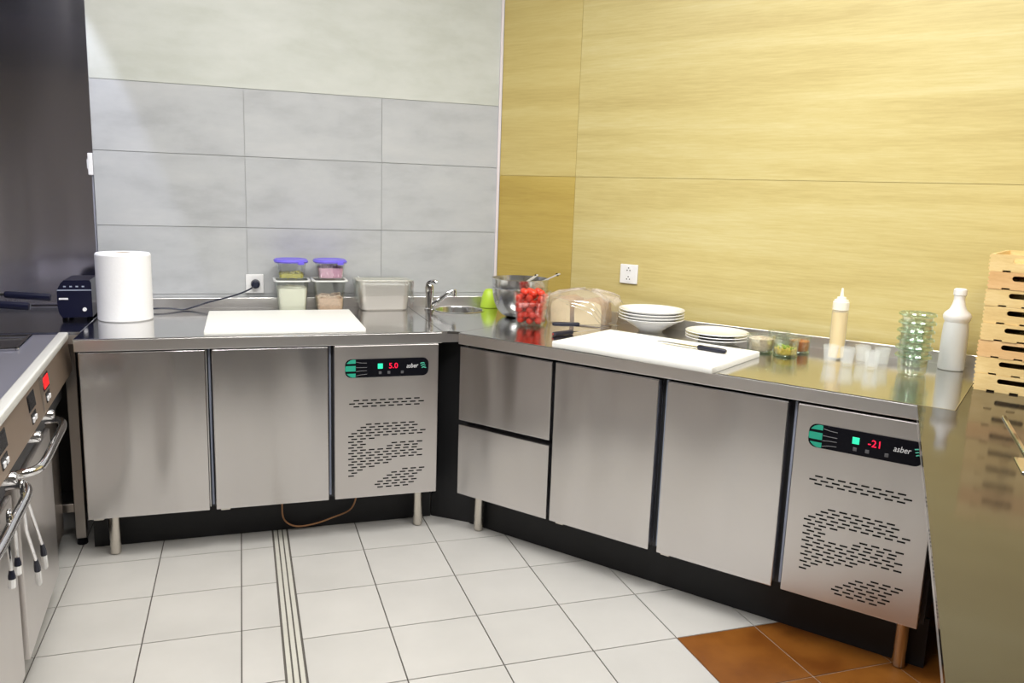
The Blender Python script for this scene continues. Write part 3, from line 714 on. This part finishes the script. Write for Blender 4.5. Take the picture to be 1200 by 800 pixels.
def container(name, label, loc, wb, db, wt, dt, h, content, level, lid=None, mat='tub_clear', group=None, bumpy=.004, rot=0, bits=None):
    t = thing(name, label, 'container', loc, rot, group)
    b = bm_new(); tub_shell(b, wb, db, wt, dt, h, .018, .022); finish('tub', b, mat, t)
    if content:
        b = bm_new(); fill(b, wb, db, wt, dt, h, .018, .022, .009, level, .004, bumpy, seed=len(label)); o = finish('food', b, content, t, ang=60); o['kind'] = 'stuff'
    if bits:
        rnd = random.Random(len(label)); b = bm_new(); kind_, m_, cnt = bits
        for k in range(cnt):
            f = level / h; hw, hd = (wb + (wt - wb) * f) / 2 - .014, (db + (dt - db) * f) / 2 - .012
            c = Vector((rnd.uniform(-hw, hw), rnd.choice((-hd, -hd * .9, rnd.uniform(-hd, hd))), rnd.uniform(.015, level + .012))); a = rnd.uniform(0, PI)
            if kind_ == 'strip':
                d = Vector((math.cos(a), .25 * math.sin(a * 3), .5 * math.sin(a))).normalized() * rnd.uniform(.008, .016)
                tube(b, [c - d, c - d * .3 + Vector((0, 0, .003)), c + d * .4, c + d], [.002, .0035, .0035, .002], 6)
            else:
                rr = rnd.uniform(.007, .012); e1 = Vector((math.cos(a), .3, .0)).normalized(); e2 = Vector((0, .35 * math.sin(a), 1)).normalized()
                tube(b, [c + e1 * rr * math.cos(q) + e2 * rr * math.sin(q) for q in [2 * PI * i / 10 for i in range(11)]], .0016, 5)
        o = finish('morsels', b, m_, t, ang=60); o['kind'] = 'stuff'
    if not lid:
        b = bm_new(); rings(b, [rrect(wt + .020, dt + .020, .028, h - .005), rrect(wt + .021, dt + .021, .028, h + .0005), rrect(wt - .002, dt - .002, .022, h + .0005), rrect(wt - .001, dt - .001, .022, h - .004)], True); finish('rim', b, 'rim_white', t)
    if lid:
        b = bm_new(); W, D = wt + .024, dt + .024
        rings(b, [rrect(W - .006, D - .006, .05, h - .006, 8), rrect(W, D, .052, h, 8), rrect(W - .012, D - .012, .05, h + .008, 8), rrect(W - .04, D - .04, .04, h + .010, 8), rrect(W - .05, D - .05, .035, h + .008, 8)], True, True, True); l = finish('lid', b, lid, t)
        b = bm_new(); box(b, W / 2 - .050, W / 2 - .022, -D / 2 - .006, -D / 2 + .004, h - .012, h + .002, .002); finish('lid_tab', b, lid, l)
    return t
CY = .668
container('food_container', 'clear tub of white cheese on the left worktop', (.789, CY, ZT), .122, .138, .142, .150, .143, 'mozzarella', .105, bumpy=.010)
container('food_container', 'clear tub of beige shredded meat beside the white cheese', (.957, CY, ZT), .118, .138, .140, .150, .143, 'tuna', .060, bumpy=.012, bits=('strip', 'seed_light', 60))
container('food_container', 'purple-lidded tub of yellow pickles on the white cheese tub', (.787, CY, ZT + .1435), .110, .116, .128, .130, .083, 'pickle', .026, 'lid_purple', bumpy=.010, bits=('strip', 'pickle', 22))
container('food_container', 'purple-lidded tub of sliced red onion on the shredded meat tub', (.962, CY, ZT + .1435), .108, .116, .128, .130, .083, 'onion', .054, 'lid_purple', bumpy=.008, bits=('ring', 'onion_light', 46))
# steel pan with cling film
t = thing('steel_pan', 'steel gastronorm pan wrapped in cling film beside the tap', 'pan', (1.208, .668, ZT))
b = bm_new(); tub_shell(b, .215, .125, .245, .145, .142, .024, .030, .0015, .009, .003); finish('pan', b, 'pan_steel', t)
b = bm_new(); rnd = random.Random(3)
def ruffle(base, amp): return [Vector((p.x + rnd.uniform(-amp, amp), p.y + rnd.uniform(-amp, amp), p.z + rnd.uniform(-amp, amp))) for p in base]
rings(b, [ruffle(rrect(.262, .150, .03, .066, 8), .007), ruffle(rrect(.262, .150, .03, .10, 8), .005), ruffle(rrect(.270, .160, .03, .132, 8), .002), rrect(.272, .168, .036, .146, 8), rrect(.25, .15, .03, .147, 8), ruffle(rrect(.13, .08, .02, .143, 8), .002)], True, False, True)
finish('cling_film', b, 'film', t)
for sx in (-1, 1):
    b = bm_new()
    for k in range(7):
        x0 = sx * (.132 + .001 * k); y0 = -.072 + .004 * k
        rings(b, [[Vector((x0 + rnd.uniform(-.006, .006), y0 + rnd.uniform(-.006, .006), z)) for z in (.14, .10, .05 + .01 * (k % 3), .012 + .01 * k)], [Vector((x0 - sx * (.012 + rnd.uniform(0, .008)), y0 - .002, z)) for z in (.14, .10, .05 + .01 * (k % 3), .012 + .01 * k)]], False)
    finish('film_fold', b, 'film', t)
b = bm_new(); fill(b, .215, .125, .245, .145, .142, .024, .030, .008, .12, .003, .004, seed=5); o = finish('food', b, 'nozzle', t); o['kind'] = 'stuff'

# cable drooping below the left counter
b = bm_new(); tube(b, smooth([(0.711, 0.125, 0.166), (0.712, 0.125, 0.064), (0.756, 0.125, 0.022), (0.829, 0.125, 0.022), (0.913, 0.125, 0.044), (0.991, 0.125, 0.078), (1.020, 0.125, 0.166)], 6), .0035, 8)
sit('power_cable', b, 'cable_orange', 'orange-brown cable drooping below the left counter', 'cable', (0, 0, 0))

# ------------------------------------------------------------------ corner: cup, bowls, tongs
b = bm_new(); p = (1.742, .682)
lathe(b, [(.040, 0), (.044, .003), (.044, .012), (.038, .05), (.029, .078), (.020, .090), (.006, .094)], 28)
sit('lime_cup', b, 'lime', 'lime-green plastic cup standing upside down behind the bowls', 'cup', (p[0], p[1], ZT - .0003))
BC = RW(-.085, .560)
def bowl(z, R_, h, rb, label):
    b = bm_new(); out = []; n = 9
    for k in range(n + 1):
        a = k / n; out.append((rb + (R_ - rb) * math.sin(a * PI / 2) ** .85, h * (1 - math.cos(a * PI / 2)) ** .95))
    prof = [(rb * .6, 0)] + out + [(R_ + .006, h + .001), (R_ + .006, h + .003), (R_ - .001, h + .003)] + [(max(.01, r - .002), zz + .002) for r, zz in reversed(out[:-1])]
    lathe(b, prof, 44); return sit('mixing_bowl', b, 'steel_bowl', label, 'bowl', (BC.x, BC.y, z), 0, 'nested mixing bowls')
bowl(ZT, .128, .132, .048, 'lower of two nested steel mixing bowls beside tomatoes')
bowl(ZT + .044, .131, .132, .048, 'upper of two nested steel mixing bowls with ladles in it')
def ladle(a, b_, w_, label, tip):
    t = thing('ladle', label, 'ladle', (0, 0, 0), 0, 'utensils in the mixing bowl')
    A, B = Vector(a), Vector(b_)
    bb = bm_new(); d = (B - A).normalized(); s = d.cross(Vector((0, 0, 1))).normalized(); n = s.cross(d).normalized()
    rings(bb, [[P + s * ww * i + n * .0022 * j for i, j in ((-1, -1), (1, -1), (1, 1), (-1, 1))] for P, ww in ((A, w_ * .6), (A + (B - A) * .5, w_ * .7), (B - d * .02, w_), (B, w_ * .8))], True, True, True)
    h = finish('handle', bb, 'handle_steel', t)
    bb = bm_new(); tube(bb, [B - d * .012 - n * .006, B - d * .012 + n * .007], .004, 8); finish('hook', bb, tip, h)
    bb = bm_new(); lathe(bb, [(.004, -.03), (.018, -.027), (.026, -.014), (.028, 0), (.026, 0), (.016, -.024), (.004, -.027)], 18, tuple(A + Vector((0, 0, .005)))); finish('scoop', bb, 'chrome', t)
    return t
ladle(RW(-.10, .545, .955), RW(.075, .640, 1.058), .0115, 'flat steel ladle handle rising from the upper bowl, closest to the oak wall', 'black_plastic')
ladle(RW(-.145, .585, .950), RW(.050, .690, 1.052), .009, 'thin steel ladle handle in the upper bowl behind the flat one', 'black_plastic')
ladle(RW(-.11, .50, .955), RW(-.060, .665, 1.040), .008, 'short upright ladle handle against the bowl rim', 'black_plastic')

# ------------------------------------------------------------------ tomatoes
TR = -0.56
TC = RW(.104, .372)
t = thing('tomato_tub', 'clear plastic tub filled with cherry tomatoes', 'container', (TC.x, TC.y, ZT), TR)
wb, wt, H = .112, .142, .150
b = bm_new()
o = [(wb - .014, wb - .014, .018, 0), (wb, wb, .02, .007), (.132, .132, .024, .103), (.140, .140, .026, .107), (wt, wt, .028, H - .006), (wt + .012, wt + .012, .030, H - .004), (wt + .012, wt + .012, .030, H), (wt - .003, wt - .003, .027, H), (.137, .137, .025, .109), (.128, .128, .022, .103), (wb - .004, wb - .004, .018, .009)]
rings(b, [rrect(a, d, r, z) for a, d, r, z in o], True, True, True); finish('tub', b, 'tub_clear', t)
b = bm_new(); bmesh.ops.create_icosphere(b, subdivisions=2, radius=.0165); 
for v in b.verts: v.co.z *= 1.12
tom0 = None
rnd = random.Random(11); rotm = Matrix.Rotation(TR, 3, 'Z'); zc = .0275; lay = 0
tm = None
while zc < .152:
    half = (wb + (wt - wb) * min(1, zc / H)) / 2 - .0205
    n = 3 if lay % 2 == 0 else 4
    pos = []
    if lay % 2 == 0: pos = [(-half + 2 * half * i / 2, -half + 2 * half * j / 2) for i in range(3) for j in range(3)] 
    else: pos = [(-half * .97 + 2 * half * .97 * i / 3, s * half * .98) for i in range(4) for s in (-1, 1)] + [(-half * .35, 0), (half * .45, 0)] + [(s * half, q * half * .3) for s in (-1, 1) for q in (-1, 1)]
    if zc > .14: pos = [(.012, -.030), (-.022, -.034), (.044, -.020), (-.038, .008), (-.005, .010), (.028, .018), (-.02, .042), (.015, .046)]
    for (x, y) in pos:
        P = rotm @ Vector((x + rnd.uniform(-.002, .002), y + rnd.uniform(-.002, .002), zc + rnd.uniform(-.003, .003)))
        if tm is None:
            oo = finish('cherry_tomato', b, 'tomato'); tm = oo
        else: oo = inst('cherry_tomato', tm)
        oo.location = (TC.x + P.x, TC.y + P.y, ZT + P.z)
        sgn = rnd.uniform(.86, 1.0); oo.scale = (sgn, sgn, sgn); oo.rotation_euler = (rnd.uniform(0, 3), rnd.uniform(0, 3), 0)
        tag(oo, 'red cherry tomato in the clear tub', 'tomato', 'cherry tomatoes in the clear tub')
    zc += .0238; lay += 1

# ------------------------------------------------------------------ bread in a bag
def loaf(name, label, c, w_, d_, h, rot):
    t = thing(name, label, 'bread', (c.x, c.y, ZT + .0045), rot, None)
    rnd = random.Random(len(label)); b = bm_new()
    sect = []
    prof = [(-.5, .04), (-.48, 0), (.48, 0), (.5, .04), (.5, .62), (.44, .86), (.25, .97), (0, 1.0), (-.25, .97), (-.44, .86), (-.5, .62)]
    for k in range(6):
        y = -d_ / 2 + d_ * k / 5; s = .97 if k in (0, 5) else 1
        sect.append([Vector((x * w_ * s + rnd.uniform(-.003, .003), y, z * h * (s if z > .5 else 1) + (rnd.uniform(-.004, .004) if z > 0 else 0))) for x, z in prof])
    rings(b, sect, True, False, False); finish('crust', b, 'crust', t, ang=60)
    b = bm_new()
    for k, dy in ((0, .0), (5, 0)):
        pts = sect[k]; off = -.0006 if k == 0 else .0006
        vsx = [b.verts.new(Vector((p.x * .97, p.y + off, .003 + p.z * .955))) for p in pts]; b.faces.new(vsx)
        vin = [b.verts.new(Vector((p.x, p.y, p.z))) for p in pts]
        for i in range(len(pts)): j = (i + 1) % len(pts); b.faces.new((vsx[i], vsx[j], vin[j], vin[i]))
    finish('crumb', b, 'bread', t); return t
LR = RA + 0.13
loaf('bread_loaf', 'cut bread loaf in the bag, beside the tomato tub', RW(.152, .602), .092, .17, .112, LR)
loaf('bread_loaf', 'cut bread loaf in the bag, beside the bowl stack', RW(.281, .606), .125, .15, .110, LR + .04)
b = bm_new(); rnd = random.Random(21)
def bagring(w_, d_, z, amp, r=.03, cx=0.0, cy=0.0): return [Vector((p.x + rnd.uniform(-amp, amp), p.y + rnd.uniform(-amp, amp), max(.001, p.z + rnd.uniform(-amp, amp) * .7))) for p in rrect(w_, d_, r, z, 9, cx, cy)]
rings(b, [bagring(.20, .15, .0015, .0), bagring(.276, .20, .003, .0015), bagring(.282, .208, .03, .004), bagring(.290, .212, .07, .005), bagring(.294, .214, .105, .006), bagring(.282, .196, .126, .009), bagring(.21, .14, .140, .012, cx=.01, cy=.01), bagring(.09, .06, .150, .012, cx=.01, cy=.02)], True, True, True)
P = RW(.226, .606)
bagt = thing('plastic_bag', 'crumpled clear plastic bag around the bread loaves', 'bag', (P.x, P.y, ZT), LR + .02)
finish('bag', b, 'bag', bagt, ang=12)
b = bm_new()
for k in range(3):
    z = .118 - .012 * k
    pts = smooth([(-.10 + .03 * k, -.105, z), (0, -.112, z - .006), (.08, -.108, z - .012 - .01 * k), (.125, -.100, .06 - .02 * k), (.135, -.07, .03)], 6)
    tube(b, pts, .0022, 6)
finish('fold', b, 'film', bagt)
b = bm_new(); rings(b, [[Vector((.10 + .02 * math.cos(a) * (1 + .3 * math.sin(3 * a)), .02 + .04 * math.sin(a), .13)) for a in [2 * PI * k / 14 for k in range(14)]], [Vector((.135 + .03 * math.cos(a + .3), .0 + .075 * math.sin(a), .118 + .008 * math.sin(4 * a))) for a in [2 * PI * k / 14 for k in range(14)]], [Vector((.165 + .012 * math.cos(a), .0 + .06 * math.sin(a), .105 + .01 * math.cos(3 * a))) for a in [2 * PI * k / 14 for k in range(14)]]], True, False, False)
finish('bag_mouth', b, 'bag', bagt, ang=12)

# ------------------------------------------------------------------ board and knives on the right
b = bm_new(); box(b, -.322, .322, -.207, .207, 0, .022, .004, 2)
P = RW(.772, .196); sit('cutting_board', b, 'white_board', 'thick white cutting board on the right-hand worktop with knife on it', 'board', (P.x, P.y, ZT), RA - .06)
def knife(label, heel, tip, z, hl, hw, bw, mat='black_handle', endc=None, bend=0):
    """heel: butt of handle; tip: tip of blade, both (u, v) in the right-hand frame"""
    A, B = RW(*heel), RW(*tip); d = (B - A); Ln = d.length; rot = math.atan2(d.y, d.x)
    t = thing('kitchen_knife', label, 'knife', (A.x, A.y, z), rot)
    b = bm_new(); rs = []
    for x, s in ((0, .55), (.006, .9), (hl * .35, 1.0), (hl * .7, .9), (hl * .95, 1.0), (hl, .7)):
        rs.append([Vector((x, p.x * s, .0095 + (p.y) * s)) for p in rrect(hw, .018, .0075, 0, 3)])
    rings(b, rs, True, True, True); h = finish('handle', b, mat, t)
    if endc: 
        b = bm_new(); tube(b, [(-.002, 0, .0095), (.005, 0, .0095)], [.004, .006], 12); finish('handle_cap', b, endc, h)
    b = bm_new(); poly = [(hl - .005, -bw * .5), (Ln - .03, -bw * .4), (Ln, bw * .35), (hl - .005, bw * .5)]
    rings(b, [[Vector((x, y, .0085)) for x, y in poly], [Vector((x, y * .96, .0100)) for x, y in poly]], True, True, True); finish('blade', b, 'chrome', t, sm=False)
    return t
knife('slim knife with dark grip lying on the thick white board', (1.030, .236), (.752, .268), ZT + .0222, .112, .021, .020)
knife('black-handled knife lying across another knife beside the white board', (.243, .325), (.47, .505), ZT + .0195, .115, .024, .022)
knife('black-handled knife with red end cap under another knife', (.322, .205), (.405, .545), ZT + .0002, .110, .024, .022, endc='cap_red')

# ------------------------------------------------------------------ crockery
def dish(prof_fn, n, c, dz, lab, name, cat, grp, z0=ZT):
    b = bm_new(); lathe(b, prof_fn, 56); first = None
    for k in range(n):
        if first is None: o = finish(name, b, 'porcelain', ang=50); first = o
        else: o = inst(name, first)
        o.location = (c.x, c.y, z0 + dz * k); tag(o, lab(k), cat, grp)
bp = [(.046, 0), (.050, 0), (.052, .008), (.085, .030), (.120, .049), (.139, .058), (.140, .060), (.138, .0615), (.118, .053), (.085, .034), (.050, .0125), (.02, .0115)]
nm = ['bottom', 'second-lowest', 'second-highest', 'top']
dish(bp, 4, RW(.553, .625), .0125, lambda k: nm[k] + ' of four stacked white bowls beside the bread bag', 'stacked_bowl', 'bowl', 'stacked white bowls')
pp = [(.066, 0), (.070, 0), (.072, .006), (.100, .016), (.124, .0215), (.1255, .0225), (.124, .0245), (.100, .0195), (.071, .0115), (.02, .0105)]
dish(pp, 3, RW(.868, .572), .0115, lambda k: ('bottom', 'middle', 'top')[k] + ' of three stacked flat white plates behind the board', 'dinner_plate', 'plate', 'stacked white plates')

# ------------------------------------------------------------------ jars, bottles, glasses
def jar(label, u, v, r, h, content, level, content2=None, lidded=False):
    P = RW(u, v); t = thing('glass_jar', label, 'jar', (P.x, P.y, ZT), 0, 'small filled glass jars')
    b = bm_new(); lathe(b, [(r * .80, 0), (r * .9, .002), (r * .93, .008), (r, h * .80), (r * .99, h * .88), (r * 1.06, h * .92), (r * 1.06, h), (r * .96, h), (r * .94, h * .85), (r * .88, .010), (r * .80, .007)], 36); finish('jar', b, 'glass', t)
    b = bm_new(); lathe(b, [(r * .70, .0004), (r * .94, .0004), (r * .955, .005), (r * .935, .006)], 36, cap0=False, cap1=False); finish('base_ring', b, 'glass_green', t)
    if content:
        rnd = random.Random(int(u * 1000)); b = bm_new()
        lathe(b, [(r * .79, .0085), (r * .862, .013), (r * (.862 + .05 * level / h), level * .7)], 30, cap1=False); 
        lathe(b, [(r * (.862 + .05 * level / h), level * .7), (r * .90, level), (r * .55, level + .004), (r * .2, level + .002)], 30, cap0=False)
        bmesh.ops.remove_doubles(b, verts=b.verts[:], dist=1e-5)
        o = finish('food', b, content, t, ang=60); o['kind'] = 'stuff'
    if content2:
        rnd = random.Random(5); b = bm_new()
        for k in range(26):
            a = rnd.uniform(0, 2 * PI); rr = r * rnd.uniform(.2, .80); 
            bmesh.ops.create_icosphere(b, subdivisions=1, radius=rnd.uniform(.004, .0065), matrix=Matrix.Translation((rr * math.cos(a), rr * math.sin(a), level + rnd.uniform(-.002, .006))))
        o = finish('topping', b, content2, t); o['kind'] = 'stuff'
    return t
jar('glass jar of pinkish seeds beside the white board', 1.068, .500, .051, .066, 'seed_mix', .052)
jar('glass jar of yellow and green vegetable mix among the jars', 1.168, .484, .046, .066, 'corn_mix', .028, 'herb')
jar('glass jar of orange-brown chutney behind the vegetable jar', 1.185, .600, .042, .062, 'chutney', .044)
jar('empty glass jar behind the seed jar by the oak wall', 1.085, .680, .042, .060, None, 0)
P = RW(1.328, .570); t = thing('sauce_bottle', 'squeeze bottle of yellow sauce with pointed nozzle', 'bottle', (P.x, P.y, ZT))
b = bm_new(); lathe(b, [(.025, 0), (.0285, .004), (.0285, .178), (.026, .186), (.024, .186), (.0265, .176), (.0265, .006), (.02, .003)], 30); finish('bottle', b, 'frost_body', t)
b = bm_new(); lathe(b, [(.022, .0062), (.026, .0075), (.026, .174), (.02, .176)], 30); finish('sauce', b, 'sauce', t)
b = bm_new(); lathe(b, [(.0285, .183), (.0285, .212), (.025, .214), (.024, .220), (.017, .222), (.016, .229), (.0075, .231), (.0035, .262), (.002, .262)], 30); finish('nozzle_cap', b, 'nozzle', t)
gm = None
for k, (u, v, lab) in enumerate(((1.333, .462, 'small empty shot glass standing in front of the sauce bottle'), (1.392, .455, 'small empty shot glass next to the sauce bottle'), (1.425, .540, 'small empty shot glass close to the oak wall, beside the sauce bottle'), (1.474, .452, 'small empty shot glass next to the stacked cups'), (1.492, .535, 'small empty shot glass close to the oak wall, beside the stacked cups'))):
    P = RW(u, v)
    if gm is None:
        b = bm_new(); lathe(b, [(.018, 0), (.021, .002), (.0225, .02), (.0265, .058), (.0275, .066), (.0262, .066), (.0250, .058), (.0208, .02), (.0195, .012), (.006, .010)], 32); o = finish('shot_glass', b, 'glass_shot'); gm = o
    else: o = inst('shot_glass', gm)
    o.location = (P.x, P.y, ZT); tag(o, lab, 'glass', 'small empty glasses')
P = RW(1.600, .468); cm = None; cup_ring = None
cl = ['lowest', 'second-lowest', 'third-lowest', 'third-highest', 'second-highest', 'topmost']
for k in range(6):
    t = thing('glass_cup', cl[k] + ' glass cup of the tall greenish stack', 'glass', (P.x + (.001 * (-1) ** k), P.y, ZT + .0285 * k), 0, 'stacked glass cups')
    if cm is None:
        b = bm_new(); lathe(b, [(.034, 0), (.041, .002), (.046, .010), (.049, .055), (.0515, .058), (.0575, .060), (.0580, .066), (.0555, .070), (.053, .070), (.0525, .060), (.0475, .055), (.0442, .010), (.034, .0045)], 40); cm = finish('cup', b, 'glass', t)
        b = bm_new(); lathe(b, [(.0545, .0595), (.0588, .0605), (.0590, .0655), (.0560, .0680)], 40, cap0=False, cap1=False); cup_ring = finish('rim', b, 'glass_green', t)
    else:
        inst('cup', cm, t); inst('rim', cup_ring, t)
P = RW(1.697, .662); t = thing('white_bottle', 'translucent white plastic bottle beside the wooden crates', 'bottle', (P.x, P.y, ZT))
b = bm_new(); lathe(b, [(.036, 0), (.0415, .003), (.043, .012), (.042, .120), (.040, .160), (.037, .172)], 32); finish('body', b, 'frost_white', t)
b = bm_new(); lathe(b, [(.037, .170), (.044, .182), (.0455, .192), (.041, .202), (.028, .214), (.021, .232), (.018, .248)], 32); finish('collar', b, 'white_plastic', t)
b = bm_new(); lathe(b, [(.0175, .246), (.018, .262), (.0215, .266), (.0215, .284), (.016, .288)], 24); finish('cap', b, 'white_plastic', t)

# ------------------------------------------------------------------ stack of wooden crates
CRW, CRD, CRH = .245, .36, .0535
def crate(k):
    base = RW(1.798 + random.uniform(-.003, .004), .362 + random.uniform(-.003, .003))
    ords = ['lowest', 'second-lowest', 'third-lowest', 'fourth-lowest', 'fourth-highest', 'third-highest', 'second-highest', 'topmost']
    t = thing('wooden_crate', ords[k] + ' wooden crate of the stack by the white bottle', 'crate', (base.x, base.y, ZT - .0005 + CRH * k), RA - .05 + random.uniform(-.015, .015), 'stacked wooden crates')
    m = 'crate_wood_warm' if k in (2, 6) else 'crate_wood'
    th = .009; z0 = .005; z1 = CRH - .0006; nf = 4; fh = (z1 - z0) / (2 * nf)
    # front board with rounded grip slot: ring of quads between outer outline and slot outline
    def face_board(y, name, sc_=.105):
        b = bm_new(); n = 8; sw_, sh = .088, .0165; sx, sz = sc_, z0 + (z1 - z0) * .62
        slot = []
        for s, a0 in ((1, -PI / 2), (-1, PI / 2)):
            for i in range(n + 1):
                a = a0 + PI * i / n
                slot.append((sx + s * (sw_ / 2 - sh / 2) + sh / 2 * math.cos(a), sz + sh / 2 * math.sin(a)))
        out = []
        for (x, z) in slot:   # project radially onto the board's rectangle
            dx, dz = x - sx, z - sz
            tx = ((CRW - .0001 - sx) / dx if dx > 1e-6 else (-sx / dx if dx < -1e-6 else 1e9)); tz = ((z1 - sz) / dz if dz > 1e-6 else ((z0 - sz) / dz if dz < -1e-6 else 1e9))
            q = min(tx, tz); out.append((sx + dx * q, sz + dz * q))
        # rectangle corners replace nearest outline points so that the outline is exact
        for cxx in (0, CRW):
            for czz in (z0, z1):
                i = min(range(len(out)), key=lambda i: (out[i][0] - cxx) ** 2 + (out[i][1] - czz) ** 2); out[i] = (cxx, czz)
        rs = [[Vector((x, y, z)) for x, z in slot], [Vector((x, y, z)) for x, z in out], [Vector((x, y + th, z)) for x, z in out], [Vector((x, y + th, z)) for x, z in slot], [Vector((x, y, z)) for x, z in slot]]
        rings(b, rs, True)
        bmesh.ops.remove_doubles(b, verts=b.verts[:], dist=1e-6)
        return finish(name, b, m, t, sm=False)
    face_board(0, 'front_board'); face_board(CRD - th, 'back_board')
    for x in (0, CRW - th):
        b = bm_new(); box(b, x, x + th, th, CRD - th, z0, z1); finish('side_board', b, m, t, sm=False)
    for x in (-.0035, CRW - .0002):      # finger joints showing on the corner
        for j in range(nf):
            b = bm_new(); zz = z0 + fh * (2 * j + .35); box(b, x, x + .0037, .0005, th, zz, zz + fh); finish('finger_joint', b, m, t, sm=False)
    b = bm_new(); box(b, th, CRW - th, th, CRD - th, z0, z0 + .006); finish('base_board', b, m, t, sm=False)
    for x0, x1 in ((0, .036), (.058, .098), (.122, CRW)):
        b = bm_new(); box(b, x0, x1, 0, CRD, 0, z0); finish('foot_rail', b, m, t, sm=False)
    b = bm_new(); box(b, .01, CRW - .01, .03, CRD - .03, 0.0003, z0 - .0003); finish('gap_shade_board', b, 'carcass', t, sm=False)  # dark sheet standing in for shade between the foot rails
for k in range(8): crate(k)

# narrow steel tool on the dark counter
P = RW(1.905, .010); Q = RW(1.985, -.42); d = Q - P
t = thing('steel_skimmer', 'narrow grey steel bar lying on the dark counter before the crates', 'utensil', (P.x, P.y, ZT - .0005), math.atan2(d.y, d.x))
b = bm_new(); box(b, 0, .43, -.005, .005, 0, .006, .0015); finish('bar', b, 'chrome', t)
b = bm_new(); box(b, .42, .54, -.03, .03, 0, .004, .0015); finish('blade', b, 'chrome', t)
